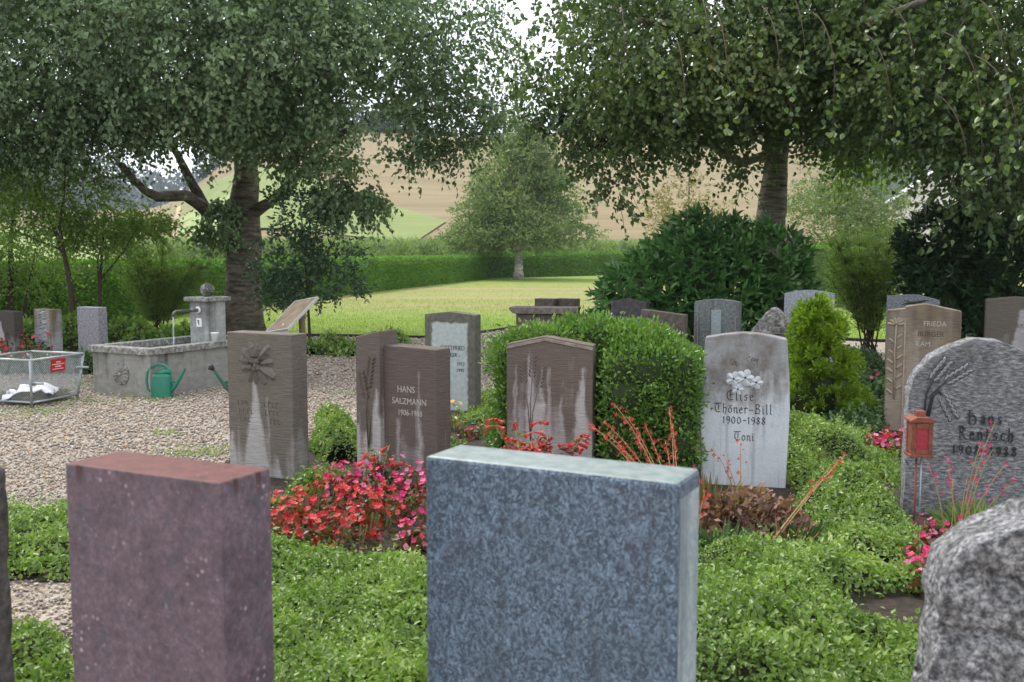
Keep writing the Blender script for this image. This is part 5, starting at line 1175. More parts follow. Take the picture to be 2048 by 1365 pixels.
# watering cans
def can(label, loc, rz, m, rose=False):
    root = empty('watering_can', loc, rz, label, 'watering can')
    prof = [(.9, 0), (1., .012), (1., .02), (.97, .05), (.93, .235), (.86, .262), (.60, .272), (.56, .268)]
    mb = MB(); n = 24; vs = []; fs = []
    for r0, z in prof:
        for k in range(n):
            a_ = 2 * math.pi * k / n; ce, se = math.cos(a_), math.sin(a_); q = (abs(ce) ** 3 + abs(se) ** 3) ** (-1 / 3)
            vs.append((ce * q * .118 * r0, se * q * .078 * r0, z))
    for i in range(len(prof) - 1):
        for k in range(n): fs.append((i * n + k, i * n + (k + 1) % n, (i + 1) * n + (k + 1) % n, (i + 1) * n + k))
    fs.append(tuple(range(n - 1, -1, -1))); mb.add(vs, fs); mb.build('body', m, root, True, 0)
    MB().tube([(-.03, 0, .262), (.03, 0, .285), (.085, 0, .290), (.10, 0, .262)], [.05, .045, .03, .012], 12).build('hood', m, root, True)
    pts = [(-.105, 0, .04), (-.165, 0, .10), (-.180, 0, .19), (-.165, 0, .28), (-.115, 0, .345), (-.03, 0, .375), (.05, 0, .355), (.09, 0, .305), (.095, 0, .255)]
    MB().tube(pts, [.016, .017, .017, .017, .017, .017, .017, .016, .016], 10).build('handle', m, root, True)
    MB().tube([(.09, 0, .07), (.15, 0, .13), (.235, 0, .26), (.275, 0, .325)], [.032, .024, .016, .013], 12, False).build('spout', m, root, True)
    MB().box((.125, 0, .175), (.05, .014, .03)).build('brace', m, root)
    if rose: MB().tube([(.268, 0, .315), (.30, 0, .345), (.318, 0, .352)], [.016, .036, .034], 12).build('rose', M['black_plastic'], root, True)
    return root
can('bright green plastic watering can standing before the stone trough', (*G(325, 796), .0), R(-8), M['green_plastic'])
can('dark green watering can with black rose, half hidden by the flower gravestone', (X(478, 10.9, .3), 10.9, 0), R(186), M['dark_green_plastic'], True)

# ------------------------------------------------------------------ wire waste basket
def basket():
    f0 = Vector((-4.93, 10.12, 0)); u = Vector((.34, .94, 0)).normalized(); v = Vector((-.94, .34, 0)).normalized()
    root = empty('wire_basket', f0, 0, 'galvanised wire mesh waste basket with red sign beside the trough', 'basket')
    s_ = .74; top = [Vector((0, 0, .5)), u * s_ + Vector((0, 0, .5)), u * s_ + v * s_ + Vector((0, 0, .5)), v * s_ + Vector((0, 0, .5))]; cen = (top[0] + top[2]) / 2
    bot = [cen + (q - cen) * .86 for q in top]; bot = [Vector((q.x, q.y, .055)) for q in bot]
    for i in range(4): MB().tube([top[i], top[(i + 1) % 4]], .013, 10).build('rim_tube', M['galv'], root, True)
    for i in range(4): MB().tube([bot[i], bot[(i + 1) % 4]], .012, 10).build('base_tube', M['galv'], root, True)
    for i in range(4): MB().tube([top[i], bot[i] + (bot[i] - top[i]).normalized() * .075], .013, 10).build('post', M['galv'], root, True)
    for i in (0, 1): 
        q = bot[i] + Vector((0, 0, .20 + .10 * i)); MB().tube([q, q + (u * .01 + Vector((.13, -.02, 0)))], .013, 8).build('grip', M['galv'], root, True)
    for i in range(4):
        a_, b_, c_, d_ = top[i], top[(i + 1) % 4], bot[(i + 1) % 4], bot[i]; mb = MB(); n = 26
        def pt(s, t): return (a_.lerp(b_, s)).lerp(d_.lerp(c_, s), t)
        asp = .46 / s_
        for k in range(-n, n + 1):
            for sg in (1, -1):
                pts = []
                for j in range(0, 3):
                    t = j / 2; s = k / n + sg * t * asp if sg > 0 else k / n + asp - t * asp + 0
                    pts.append((s, t))
                (s0, t0), (s1, t1) = pts[0], pts[-1]
                if s1 == s0: continue
                lo, hi = 0., 1.
                for bound in (0., 1.):
                    tt = (bound - s0) / (s1 - s0)
                    if (s1 - s0 > 0) == (bound == 0.): lo = max(lo, tt)
                    else: hi = min(hi, tt)
                if hi - lo < .03: continue
                mb.tube([pt(s0 + (s1 - s0) * lo, lo), pt(s0 + (s1 - s0) * hi, hi)], .0016, 4, False)
        mb.build('wire_mesh', M['galv'], root)
    ax = (top[1] - top[0]).normalized(); dn = (bot[0].lerp(bot[1], .5) - top[0].lerp(top[1], .5)).normalized(); nn = ax.cross(dn).normalized()
    if nn.y > 0: nn = -nn
    c = top[0].lerp(top[1], .50) + dn * .085 + nn * .012
    Mx = Matrix((ax.to_4d(), (-dn).to_4d(), nn.to_4d(), (0, 0, 0, 1))).transposed(); Mx.col[3] = (*c, 1); 
    for j in range(3): Mx[3][j] = 0
    sg = MB().box((0, 0, 0), (.20, .135, .004), Mx).build('sign_plate', M['sign_red'], root)
    mb = MB()
    for yy, wd, hh in ((.035, .06, .010), (.012, .17, .007), (-.012, .08, .010), (-.038, .15, .006)): mb.box((0, yy, .003), (wd, hh, .003), Mx)
    mb.build('sign_print', M['sign_white'], sg)
    return root, f0, u, v, s_
bkroot, f0, u_, v_, s_b = basket()
def litter():
    cen = f0 + (u_ + v_) * s_b / 2; r = random.Random(4)
    n = 14; vs = []; fs = []
    for i in range(n):
        for j in range(n):
            x, y = (i / (n - 1) - .5) * .50, (j / (n - 1) - .5) * .36
            z = .12 + .07 * math.cos(x * 6) * math.cos(y * 6) + .09 * mnoise.noise(Vector((x * 12, y * 12, 1))) - .04 * (x < -.12)
            vs.append((x, y, z))
    fs = [(i * n + j, (i + 1) * n + j, (i + 1) * n + j + 1, i * n + j + 1) for i in range(n - 1) for j in range(n - 1)]
    mb = MB(); mb.add(vs, fs, Matrix.Translation(cen + Vector((.05, -.12, 0))) @ Matrix.Rotation(.25, 4, 'Z')); o = mb.build('plastic_bag', M['sheet'], None, True); md = o.modifiers.new('t', 'SOLIDIFY'); md.thickness = .004
    tag(o, 'crumpled white plastic bag lying in the wire basket', 'bag')
    pt_ = MB().add([(-.12, .05, .225), (.04, .03, .230), (.03, -.01, .228), (-.11, .01, .224)], [(0, 1, 2, 3)], Matrix.Translation(cen + Vector((.02, -.12, 0)))).build('bag_print', M['sheet_dark'], o)
    mb = MB()
    for i in range(5):
        q = [Vector((r.gauss(0, .03), r.gauss(0, .03), abs(r.gauss(.16, .02)))) + cen + Vector((.17, .02, 0)) for _ in range(4)]; mb.add(q, [(0, 1, 2), (1, 2, 3)])
    tag(mb.build('paper_scrap', M['white_plastic']), 'crumpled scrap of white paper among clippings in the basket', 'paper')
    rr = np.random.default_rng(5); n = 2600; st = rr.uniform(-.40, .40, (n, 2)) * s_b * .95
    P = np.array(cen)[None] + np.outer(st[:, 0], np.array(u_)) + np.outer(st[:, 1], np.array(v_)); P[:, 2] = .03 + rr.uniform(0, .12, n) * (1 - (np.abs(st).max(1) / .35) ** 2 * .5)
    o = leafobj('plant_clippings', leafmat('dry_clippings', [(.10, .08, .03), (.20, .16, .07), (.10, .13, .04)], .1, .8), None, P, rr.normal(size=(n, 3)) * np.array([1, 1, .5]), .06, .010, 6, False)
    tag(o, 'heap of dry plant clippings at the bottom of the basket', 'clippings', None, 'stuff')
litter()

# ------------------------------------------------------------------ information board and grave lantern
def board():
    bl_, br_, tr_, tl_ = (Vector(A(527, 664, 12.3)), Vector(A(570, 657, 12.0)), Vector(A(640, 598, 12.3)), Vector(A(597, 602, 12.6)))
    c = (bl_ + tr_) / 2; base = Vector((c.x, c.y, 0)); root = empty('information_board', base, 0, 'tilted information board on posts beyond the flower gravestone', 'board')
    ex = (br_ - bl_).normalized(); ey = (tl_ - bl_); ey = (ey - ex * ey.dot(ex)); ln = ey.length; ey.normalize(); nz = ex.cross(ey); wd = (br_ - bl_).length
    Mx = Matrix((ex.to_4d(), ey.to_4d(), nz.to_4d(), (0, 0, 0, 1))).transposed(); Mx.col[3] = (*(c - base), 1)
    for j in range(3): Mx[3][j] = 0
    wd = max(wd, .34)
    MB().box((0, 0, 0), (wd, ln, .012), Mx).build('panel', M['board'], root); fr = MB()
    for s_ in (-1, 1): fr.box((s_ * (wd / 2 + .008), 0, 0), (.016, ln + .032, .030), Mx); fr.box((0, s_ * (ln / 2 + .008), 0), (wd, .016, .030), Mx)
    fr.build('frame', M['board_edge'], root); sgn = -1 if nz.z > 0 else 1
    MB().box((0, -.02, sgn * .02), (.035, ln * .7, .02), Mx).build('rail', M['board_edge'], root)
    p1 = Vector(A(567, 655, 12.15)) - base; MB().tube([(p1.x, p1.y, -.05), (p1.x, p1.y, p1.z + .05)], .016, 8).build('post', M['board_edge'], root, True)
    p2 = Vector(A(604, 634, 12.5)) - base; MB().tube([(p2.x, p2.y, -.05), (p2.x, p2.y, p2.z + .03)], .04, 10).build('post', M['post_wood'], root, True)
board()
def lantern():
    Y = 5.62; x = X(1843, Y, .9); base = (x, Y, 0); root = empty('grave_lantern', base, R(-6), 'copper grave lantern with red glass on a thin stake', 'lantern')
    z0, z1 = Zh(908, Y, 1843), Zh(842, Y, 1843); w_ = .118
    m = M['copper']
    for sx in (-1, 1):
        for sy in (-1, 1): MB().box((sx * (w_ / 2 - .012), sy * (.055 - .012), (z0 + z1) / 2), (.024, .024, z1 - z0)).build('corner_post', m, root, False, .002)
    MB().box((0, 0, z0 - .004), (w_ + .012, .122, .018)).build('floor_plate', m, root, False, .003)
    fr = MB(); h_ = z1 - z0
    for yy in (-.052, .052): fr.box((0, yy, z0 + .02), (w_ - .05, .010, .028)); fr.box((0, yy, z1 - .02), (w_ - .05, .010, .030))
    fr.build('door_frame', m, root)
    for yy in (-.046, .046): MB().box((0, yy, (z0 + z1) / 2), (w_ - .044, .004, h_ - .04)).build('glass', M['red_glass'], root)
    for xx in (-1, 1): MB().box((xx * (w_ / 2 - .006), 0, (z0 + z1) / 2), (.004, .08, h_ - .02)).build('side_panel', m, root)
    MB().prism([(-w_ / 2 - .009, z1), (w_ / 2 + .009, z1), (w_ / 2 + .008, z1 + .010), (.034, z1 + .028), (-.034, z1 + .028), (-w_ / 2 - .008, z1 + .010)], -.068, .068).build('roof', m, root)
    MB().box((0, 0, z1 + .042), (.05, .05, .034)).build('chimney', m, root, False, .003)
    MB().tube([(-.012, 0, -.1), (-.012, 0, z0)], .006, 7).build('stake', m, root, True); MB().tube([(.016, 0, -.1), (.016, 0, z0)], .0045, 7).build('stake', M['galv'], root, True)
lantern()
# ------------------------------------------------------------------ ground cover on the graves
def cover(label, poly, h, den, leaf, m, seed, four=True, name='ground_cover', soft=.16):
    P = np.array(poly); lo, hi = P.min(0), P.max(0); r = np.random.default_rng(seed); n = int((hi[0] - lo[0]) * (hi[1] - lo[1]) * den)
    Q = np.column_stack([r.uniform(lo[0], hi[0], n), r.uniform(lo[1], hi[1], n)]); Q = Q[inside(poly, Q)]
    big = (hi[0] - lo[0]) * (hi[1] - lo[1]) > 1.2
    def gap(Q): return np.clip((waves(Q, 2.9, seed + 9) + .85) / .4, 0, 1) if big else np.ones(len(Q))
    def hf(Q):
        d = edge_dist(poly, Q) + .03 * waves(Q, 9, seed + 2); return h * (.25 + .75 * gap(Q)) * np.clip(d / soft, 0, 1) ** .55 * (.80 + .42 * waves(Q, 4.5, seed) + .18 * waves(Q, 17, seed + 1))
    Q = Q[gap(Q) > r.uniform(0, .5, len(Q))]; z = np.maximum(hf(Q), .01); n = len(Q); dep = np.abs(r.normal(size=n)) * .022
    P3 = np.column_stack([Q, np.maximum(.012, z - dep + (r.uniform(size=n) < .06) * r.uniform(0, .05, n))])
    ns = int(len(Q) / den * 150); si = r.integers(0, len(Q), ns); sp_ = P3[si]; dr = unit(r.normal(size=(ns, 3)) * .45 + np.array([0, 0, 1.])); sl_n = r.uniform(.03, .13, ns) * min(1, h / .15)
    SP = np.concatenate([sp_ + dr * (sl_n * t)[:, None] for t in (.2, .4, .6, .8, 1.)])
    e = .03; gx = (hf(Q + [e, 0]) - hf(Q - [e, 0])) / (2 * e); gy = (hf(Q + [0, e]) - hf(Q - [0, e])) / (2 * e)
    N_ = unit(np.column_stack([-gx, -gy, np.ones(n) * .9])); Ax = N_ * .45 + r.normal(size=(n, 3)) * .7 + np.array([0, 0, .15])
    P3 = np.concatenate([P3, SP]); Ax = np.concatenate([Ax, np.tile(dr, (5, 1)) * .5 + r.normal(size=(5 * ns, 3)) * .8]); N_ = np.concatenate([N_, np.tile(np.array([[0, 0, 1.]]), (5 * ns, 1))]); n = len(P3)
    lsz = leaf * (1 + .28 * waves(P3[:, :2], 5.5, seed + 4)) * r.uniform(.6, 1.35, n); o = leafobj(name, m, None, P3, Ax, lsz, lsz * .62, seed, four, .18, N_ + np.array([0, -.1, .3]))
    tag(o, label, 'ground cover')
    g = .07; xs = np.arange(lo[0], hi[0] + g, g); ys = np.arange(lo[1], hi[1] + g, g); X_, Y_ = np.meshgrid(xs, ys); F = []; nx = len(xs)
    cen = np.column_stack([(X_[:-1, :-1] + g / 2).ravel(), (Y_[:-1, :-1] + g / 2).ravel()]); ok = inside(poly, cen) & (edge_dist(poly, cen) > g * .4)
    ii, jj = np.meshgrid(np.arange(nx - 1), np.arange(len(ys) - 1)); b = (jj * nx + ii).ravel()[ok]
    V = np.column_stack([X_.ravel(), Y_.ravel(), np.maximum(.006, hf(np.column_stack([X_.ravel(), Y_.ravel()])) - .04)])
    V[~inside(poly, V[:, :2]), 2] = .006
    link('mound', npmesh('mound', V, np.stack([b, b + 1, b + nx + 1, b + nx], 1)), M['soil_moss'], o, True)
    return o
gp = lambda *q: [G(x, y) for x, y in q]
cover('dense light green ground cover in front of the red begonias', [(-1.5, 3.2), (-.62, 3.0), (-.28, 3.5), (-.28, 4.4), (-.42, 5.0), (-.9, 5.15), (-1.42, 5.3), (-1.55, 4.6)], .13, 12500, .026, M['cover'], 201)
cover('broad bright green ground cover between the blue stone and the gneiss boulder', [(.62, 3.3), (1.35, 3.0), (2.5, 3.4), (2.35, 4.35), (2.05, 4.62), (1.85, 4.95), (1.40, 5.0), (1.0, 5.05), (.45, 5.3), (.25, 4.4)], .20, 12000, .026, M['cover'], 202)
cover('dark green ground cover spreading around the marble stone towards the lantern', [(1.72, 5.5), (1.62, 5.0), (2.0, 4.95), (2.3, 5.3), (2.45, 6.6), (2.9, 7.9), (2.2, 8.3), (1.95, 7.0), (1.9, 6.4), (1.75, 6.1)], .24, 8500, .027, M['cover'], 203)
cover('clipped ground cover strip beside the gravel left of the mauve stone', [(-3.3, 4.75), (-2.05, 4.72), (-1.75, 5.3), (-1.85, 5.95), (-2.3, 6.0), (-3.3, 5.7)], .20, 7000, .028, M['cover'], 204)
cover('low ground cover at the foot of the dark ivied stone', [(-2.6, 2.9), (-1.75, 2.75), (-1.62, 3.6), (-1.85, 3.95), (-2.6, 4.0)], .13, 8000, .028, M['cover'], 205)
cover('rounded green mound between the flower stone and the wheat stone', gp((618, 905), (655, 932), (722, 930), (724, 880), (690, 855), (630, 862)), .27, 9000, .027, M['cover'], 206)
cover('small green cushion at the foot of the flower stone', gp((570, 990), (600, 1012), (668, 1000), (700, 960), (640, 945), (600, 950)), .17, 9500, .027, M['cover'], 207)
cover('green ground cover before the pale lichened gravestone', gp((880, 900), (1005, 905), (1010, 800), (960, 790), (935, 835), (890, 850)), .12, 5500, .028, M['cover'], 208)
cover('tangle of low leaves along the far edge of the gravel', [(-3.4, 15.4), (-2.1, 15.1), (-1.6, 16.5), (-3.1, 16.9)], .22, 1500, .06, M['cover'], 209, False)
cover('yellowish cushion plant beside the marble gravestone', gp((1580, 985), (1690, 980), (1700, 905), (1640, 885), (1580, 900)), .18, 9000, .020, leafmat('yellow_cushion', [(.09, .13, .03), (.16, .21, .045), (.22, .26, .07)], .3, .5), 210)
cover('dark leafy ground cover beneath the cypress', gp((1590, 880), (1770, 880), (1785, 790), (1760, 720), (1650, 715), (1640, 800)), .16, 3000, .04, M['cover_dark'], 211, False)
cover('mid green ground cover before the tan sandstone', gp((1640, 905), (1800, 985), (1800, 915), (1720, 880)), .16, 5500, .03, M['cover'], 212)
cover('shady ground cover at the foot of the laurels', [(2.2, 10.3), (3.2, 9.6), (4.6, 10.4), (4.9, 12.6), (2.4, 12.8)], .18, 1200, .06, M['cover_dark'], 213, False)
cover('low hedge plants before the row of rough gravestones', [(-9.2, 13.05), (-5.3, 12.9), (-5.25, 13.6), (-9.2, 13.7)], .22, 1900, .05, M['cover_dark'], 214, False)
cover('leafy shrublets behind the row of rough gravestones', [(-9.6, 15.1), (-5.2, 14.9), (-5.1, 16.4), (-9.6, 16.6)], .5, 900, .08, M['light_leaf'], 215, False, 'ground_cover', .3)

# ------------------------------------------------------------------ flowers
def flower_mesh(name, s_, m, n=4, cup=.35):
    vs = [(0, 0, 0)]; fs = []
    for i in range(n):
        a = 2 * math.pi * i / n; w_ = 2.9 / n; lp = 1. if i % 2 == 0 or n > 4 else .8
        b = len(vs); vs += [(math.cos(a - w_) * s_ * .8 * lp, math.sin(a - w_) * s_ * .8 * lp, s_ * cup * (.5 + .4 * (i % 2))), (math.cos(a) * s_ * lp, math.sin(a) * s_ * lp, s_ * cup), (math.cos(a + w_) * s_ * .8 * lp, math.sin(a + w_) * s_ * .8 * lp, s_ * cup * (.5 + .4 * (i % 2)))]
        fs += [(0, b, b + 1), (0, b + 1, b + 2)]
    me = bpy.data.meshes.new(name); me.from_pydata(vs, [], fs); me.update(); me.materials.append(m); return me
FM = {c: flower_mesh('blossom', .021, M['petal_' + c], 4) for c in ('red', 'pink', 'pale_pink', 'magenta', 'coral', 'cream')}
DY = {c: flower_mesh('blossom', .024, M['petal_' + c], 8, .15) for c in ('yellow', 'orange')}
def begonia(label, x, y, cols, n, seed, h=.20, rad=.12, lm='red_leaf', nl=46, leaf=.05, group=None, name='begonia', meshes=None, sc=1.):
    root = empty(name, (x, y, 0), 0, label, 'flower', group); r = np.random.default_rng(seed); rr = random.Random(seed)
    d = unit(r.normal(size=(nl, 3)) * np.array([1, 1, .8])); d[:, 2] = np.abs(d[:, 2]); P = d * np.array([rad, rad, h * .8]) * r.uniform(.5, 1, (nl, 1)) + np.array([0, 0, .02])
    leafobj('foliage', M[lm], root, P, d * np.array([1, 1, .4]) + r.normal(size=(nl, 3)) * .3, leaf * r.uniform(.7, 1.2, nl), leaf * .8, seed, True, .15, d + np.array([0, 0, .6]))
    sm = MB()
    for i in range(6): a = rr.uniform(0, 6.28); sm.tube([(math.cos(a) * .02, math.sin(a) * .02, -.01), (math.cos(a) * rad * .6, math.sin(a) * rad * .6, h * .7)], .004, 5)
    sm.build('stems', M['stem'], root)
    ms = meshes or FM
    for i in range(n):
        q = unit(r.normal(size=(1, 3)) * np.array([1, 1, .9]))[0]; q[2] = abs(q[2]); p = Vector(q * np.array([rad, rad, h]) * rr.uniform(.85, 1.15)) + Vector((0, 0, .03))
        nv = (Vector(q) + Vector((rr.gauss(0, .4), rr.gauss(0, .4) - .35, .35))).normalized()
        o = bpy.data.objects.new('blossom', ms[rr.choice(cols)]); C.objects.link(o); o.parent = root
        o.matrix_local = Matrix.Translation(p) @ nv.to_track_quat('Z', 'Y').to_matrix().to_4x4() @ Matrix.Rotation(rr.uniform(0, 3), 4, 'Z') @ Matrix.Scale(rr.uniform(.8, 1.3) * sc, 4)
    return root
rr = random.Random(9); sd_n = 300
for i, (px, py) in enumerate(((548, 1085), (585, 1098), (630, 1102), (675, 1108), (715, 1105), (560, 1060), (600, 1068), (645, 1075), (690, 1078), (735, 1078), (590, 1040), (635, 1045), (685, 1048), (730, 1050), (770, 1060), (655, 1022), (705, 1025), (755, 1028))):
    begonia('red begonia with dark bronze leaves in the bed before the wheat stone', *G(px, py), ['red', 'red', 'red', 'coral'], 22, 300 + i, .19, .12, group='red begonias before the wheat stone', nl=34)
for i, (px, py) in enumerate(((655, 1005), (690, 995), (730, 990), (690, 1018), (735, 1010), (775, 1005), (800, 1000), (830, 1010), (845, 985), (810, 1035), (845, 1045))):
    begonia('pink begonia with bronze-green leaves close to the wheat stone', *G(px, py), ['pink', 'pale_pink', 'pink', 'magenta'], 22, 330 + i, .23, .12, group='pink begonias close to the wheat stone', nl=34)
for i, (px, py) in enumerate(((820, 1105), (845, 1098))): begonia('pale pink begonia tucked against the blue granite stone', *G(px, py), ['pale_pink', 'pink'], 12, 350 + i, .14, .09, group='pale pink begonias by the blue stone')
for i, (px, py) in enumerate(((1845, 1100), (1880, 1105), (1915, 1110), (1850, 1140), (1885, 1150), (1848, 1180), (1868, 1200))):
    begonia('bright pink begonia growing below the lantern and gneiss stone', *G(px, py), ['pink', 'pink', 'pale_pink', 'magenta'], 15, 360 + i, .17, .09, group='bright pink begonias below the lantern', nl=34)
for i, (px, py) in enumerate(((1745, 905), (1770, 900), (1795, 905), (1760, 915), (1785, 918), (1740, 918), (1805, 925))):
    begonia('red and pink begonia in front of the tan rose-carved stone', *G(px, py), ['pink', 'red', 'magenta', 'pale_pink'], 14, 370 + i, .17, .11, group='begonias before the tan sandstone', nl=34)
for i, (px, py) in enumerate(((1600, 880), (1625, 885))): begonia('small pink flowers beside the yellowish cushion plant', *G(px, py), ['pale_pink', 'pink'], 10, 380 + i, .12, .08, group='pink flowers by the cushion plant')
for i, px in enumerate(range(-10, 200, 14)):
    begonia('pink and red bedding flower before the rough gravestone row', *G(px, 742 - rr.uniform(0, 6)), ['pink', 'magenta', 'coral', 'cream'] if px < 130 else ['red', 'coral'], 16, 400 + i, .20, .16, 'cover_dark', 26, .06, 'bedding flowers by the gravestone row', 'bedding_flower', None, 1.5)
for i, px in enumerate((-8, 5, 20, 45, 58, 75, 95)):
    begonia('tall coral flower rising between the rough gravestones', *G(px, 728), ['coral', 'red'], 9, 420 + i, .40, .14, 'cover_dark', 40, .07, 'coral flowers between the rough stones', 'bedding_flower', None, 1.6)
begonia('small bright flowers under the tall bush by the tan stone', *G(1752, 800), ['pink', 'pale_pink', 'magenta'], 9, 440, .28, .07, 'cover_dark', 20, .04)
begonia('yellow and orange marigold before the pale lichened gravestone', *G(908, 862), ['yellow', 'orange'], 9, 441, .27, .10, 'cover', 60, .05, None, 'marigold', DY)
for i, (px, py) in enumerate(((935, 880), (965, 872), (990, 875))): begonia('low red-leaved plant with few blossoms beside the box shrub', *G(px, py), ['red', 'coral'], 5, 445 + i, .10, .10, 'red_leaf', 46, .045, 'red-leaved plants beside the box shrub')
# trumpet flowers
tm = MB(); tm.lathe([(.003, 0), (.005, .012), (.006, .028), (.012, .040)], 7, None, False); TR = bpy.data.meshes.new('trumpet'); TR.from_pydata(tm.v, [], tm.f); TR.update(); TR.materials.append(M['petal_coral'])
def trumpet(label, x, y, h, rad, n, seed, lm='cover', group=None):
    root = empty('trumpet_flower', (x, y, 0), 0, label, 'flower', group); r = random.Random(seed); q = np.random.default_rng(seed); P = []; Ax = []
    for i in range(9):
        a = r.uniform(0, 6.28); e = Vector((math.cos(a) * rad * r.uniform(.3, 1), math.sin(a) * rad * .6, h * r.uniform(.6, 1))); path = bez((0, 0, -.02), (e.x * .3, e.y * .3, h * .5), e, 6)
        MB().tube(path, [.005, .0045, .004, .004, .003, .003, .002], 5).build('stem', M['dry_stem'], root, True)
        for k in range(24):
            t = r.uniform(.15, 1); b = path[min(5, int(t * 6))]; P.append(b + Vector((r.gauss(0, .015), r.gauss(0, .015), r.gauss(0, .015)))); Ax.append((r.gauss(0, 1), r.gauss(0, 1), .4))
        for k in range(max(1, n // 9)):
            o = bpy.data.objects.new('trumpet', TR); C.objects.link(o); o.parent = root; d = Vector((r.gauss(0, 1), r.gauss(0, .7) - .3, -.35)).normalized()
            o.matrix_local = Matrix.Translation(path[r.choice((4, 5, 6))] + d * .006) @ d.to_track_quat('Z', 'Y').to_matrix().to_4x4() @ Matrix.Scale(r.uniform(1., 1.6), 4)
    leafobj('foliage', M[lm], root, np.array(P), np.array(Ax), .04 * q.uniform(.7, 1.2, len(P)), .018, seed, True)
trumpet('coral trumpet-flowered plant with upright leafy stems before the wheat stone', *G(760, 1000), .38, .17, 27, 501, 'cover_dark')
trumpet('coral trumpet-flowered plant at the foot of the streaked gabled stone', *G(1055, 1000), .54, .26, 63, 502, 'cover'); trumpet('bronze-leaved trumpet flower beside the streaked gabled stone', *G(1115, 995), .50, .20, 45, 503, 'red_leaf')
# airy flower stalks
def stalks(label, x, y, ends, col, seed, nb=13, bs=.008, stem='dry_stem', name='flower_stalks', lean=.3):
    root = empty(name, (x, y, 0), 0, label, 'flower'); r = random.Random(seed)
    for e in ends:
        e = Vector(e) - Vector((x, y, 0)); path = bez((r.uniform(-.05, .05), r.uniform(-.05, .05), -.02), (e.x * lean, e.y * lean, e.z * .6), e, 10)
        s_ = MB().tube(path, [.0034] * 6 + [.003, .0026, .0022, .002, .0015], 5).build('stalk', M[stem], root, True)
        mb = MB()
        for k in range(nb):
            t = 1 - .38 * (k / nb); i = min(9, int(t * 10)); p = path[i].lerp(path[i + 1], t * 10 - i) + Vector((r.gauss(0, .014), r.gauss(0, .014), r.gauss(0, .004))); q = bs * r.uniform(.6, 1.25)
            nv = Vector((r.gauss(0, 1), r.gauss(0, 1) - .6, r.gauss(.2, .7))).normalized(); Mq = Matrix.Translation(p) @ nv.to_track_quat('Z', 'Y').to_matrix().to_4x4(); q *= 1.7
            for a4 in range(4):
                a = a4 * 1.571; mb.add([(0, 0, -q * .5), (math.cos(a - .6) * q * .7, math.sin(a - .6) * q * .7, q * .2), (math.cos(a) * q, math.sin(a) * q, q * .35), (math.cos(a + .6) * q * .7, math.sin(a + .6) * q * .7, q * .2)], [(0, 1, 2), (0, 2, 3)], Mq)
        mb.build('blossoms', M['petal_' + col], s_, True)
    return root
stalks('coral bell flowers on slanting straw stalks in front of the box shrub', .95, 5.55, [A(px, py, 5.9 + .02 * i) for i, (px, py) in enumerate(((1178, 848), (1210, 845), (1228, 808), (1255, 835), (1275, 880), (1290, 850), (1338, 815), (1345, 850), (1250, 905), (1215, 868), (1330, 880)))], 'coral', 511, 15)
stalks('thin red flower stalks beside the blue granite stone', .92, 5.0, [A(px, py, 5.1) for px, py in ((1392, 935), (1400, 960), (1410, 985), (1385, 965))], 'coral', 512, 11)
stalks('slender pink flower stalks crossing the marble stone', 1.35, 5.7, [A(px, py, 5.85) for px, py in ((1480, 880), (1430, 900), (1450, 915))], 'coral', 513, 6, .007)
stalks('bent straw stalks leaning across the green cover', 1.25, 4.95, [A(1690, 910, 5.6), A(1675, 925, 5.5), A(1660, 935, 5.4)], 'coral', 514, 6, .008, 'dry_stem', 'flower_stalks', .5)
stalks('airy pink gaura stems before the rounded gneiss stone', 2.30, 5.05, [A(px, py, 5.3) for px, py in ((1855, 930), (1895, 915), (1935, 955), (1962, 885), (1985, 900), (1990, 845), (2010, 930), (2030, 960), (1905, 960), (1950, 990))], 'magenta', 515, 6, .008, 'stem', 'gaura')
def tuft(label, x, y, n, h, rad, m, seed, leaf_w=.006):
    r = np.random.default_rng(seed); a = r.uniform(0, 6.28, n); s_ = rad * np.sqrt(r.uniform(0, 1, n)); P = np.column_stack([np.cos(a) * s_ * .4, np.sin(a) * s_ * .4, np.zeros(n)]); Ax = np.column_stack([np.cos(a) * s_ / h, np.sin(a) * s_ / h, np.ones(n)]) + r.normal(size=(n, 3)) * .12
    o = leafobj('leaf_tuft', m, None, P, Ax, h * r.uniform(.5, 1.1, n), leaf_w, seed, True, .1, None, False); o.location = (x, y, 0); tag(o, label, 'plant'); return o
tuft('narrow-leaved green tuft at the foot of the rounded gneiss stone', *G(1960, 1075), 260, .24, .30, M['cover'], 521, .012)
tuft('straw-coloured grass tuft beside the blue granite stone', *G(1420, 1060), 130, .34, .16, leafmat('straw_blade', [(.16, .14, .05), (.27, .21, .09), (.12, .16, .05)], .3, .6), 522, .006)
tuft('yellow-green rosette plant on the soil by the flower stone', *G(551, 1012), 60, .09, .10, M['light_leaf'], 523, .022)
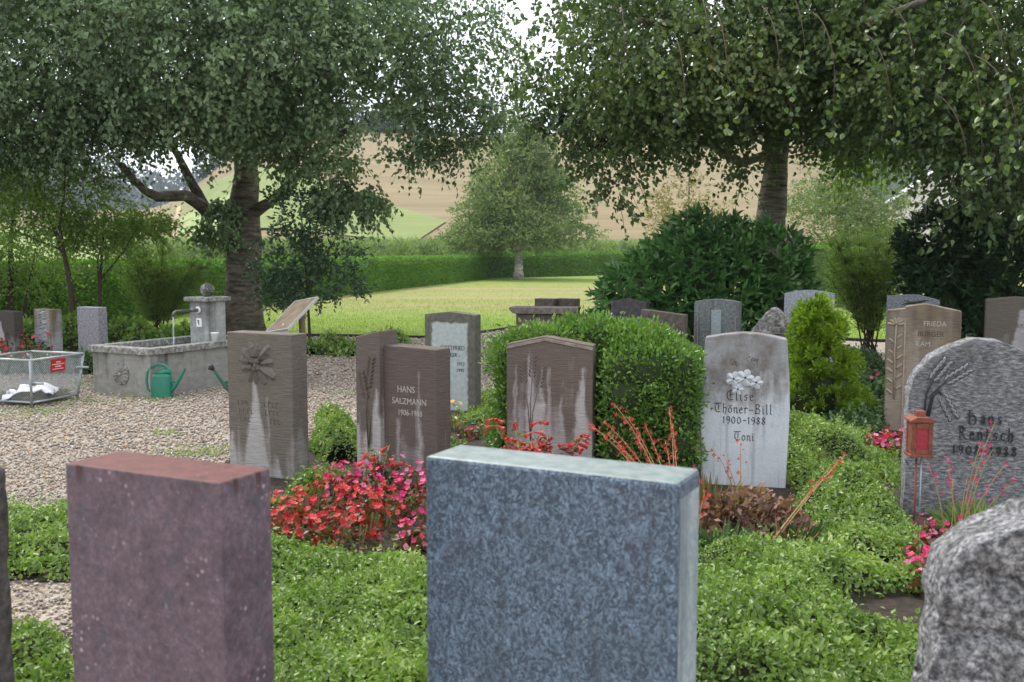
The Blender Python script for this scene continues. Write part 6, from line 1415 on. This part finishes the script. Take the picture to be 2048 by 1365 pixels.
def heuchera():
    x, y = G(1500, 1078); root = empty('heuchera', (x, y, 0), 0, 'dark purple-brown crinkled heuchera at the foot of the marble stone', 'plant'); r = np.random.default_rng(531); n = 900
    d = unit(r.normal(size=(n, 3))); d[:, 2] = np.abs(d[:, 2]); P = d * np.array([.33, .22, .27]) * r.uniform(.55, 1.05, (n, 1))
    od = np.argsort(P[:, 1] - .5 * P[:, 2]); i1, i2 = od[:90], od[90:]; Ax = d * np.array([1, 1, .5]) + r.normal(size=(n, 3)) * .4
    individual_leaves(root, M['heuchera'], P[i1] + np.array([x, y, 0]), Ax[i1], .046, .044, 532); leafobj('foliage', M['heuchera'], root, P[i2], Ax[i2], .048 * r.uniform(.7, 1.2, len(i2)), .045, 533, True, .3, d[i2] + np.array([0, 0, .5]))
heuchera()
tuft('dry brown stalks fallen over beside the heuchera', *G(1560, 1110), 70, .22, .22, leafmat('dry_brown_blade', [(.16, .09, .045), (.27, .16, .08), (.22, .17, .08)], .2, .7), 524, .008)
tuft('clump of broad green leaves beside the blue granite stone', *G(1440, 1110), 120, .20, .20, M['cover_dark'], 525, .030)
tuft('leafy weed growing out of the cover before the lantern', *G(1600, 1100), 80, .18, .15, M['cover_dark'], 526, .026)
fl = flower_mesh('fallen_leaf', .022, leafmat('fallen_leaf', [(.45, .30, .04), (.5, .25, .05), (.35, .35, .08)], .2, .7), 2, .2)
fa = fl.attributes.new('rnd', 'FLOAT', 'POINT'); fa.data.foreach_set('value', [.5] * len(fl.vertices))
rr = random.Random(77)
for px, py in ((240, 835), (330, 795), (225, 810), (410, 760), (430, 770), (300, 905), (180, 900), (130, 880), (640, 800), (680, 860), (90, 960), (250, 895), (380, 850), (60, 905), (560, 745)):
    o = bpy.data.objects.new('fallen_leaf', fl); C.objects.link(o); o.location = (*G(px, py), .022); o.rotation_euler = (rr.uniform(-.4, .4), rr.uniform(-.4, .4), rr.uniform(0, 6)); tag(o, 'small yellow fallen leaf lying on the pale gravel', 'leaf', 'fallen leaves on the gravel')

# ------------------------------------------------------------------ air
hz = MB().box((0, 470, 62), (2200, 1100, 130.)).build('haze', None); hz['kind'] = 'stuff'; hz['label'] = 'thin pale summer haze over the valley'; hz['category'] = 'haze'
hm = bpy.data.materials.new('haze'); hm.use_nodes = True; t_ = hm.node_tree; t_.nodes.clear(); pv = t_.nodes.new('ShaderNodeVolumePrincipled'); mo = t_.nodes.new('ShaderNodeOutputMaterial')
pv.inputs['Density'].default_value = .00028; pv.inputs['Color'].default_value = (.80, .88, 1., 1); t_.links.new(pv.outputs[0], mo.inputs['Volume']); hz.data.materials.append(hm)
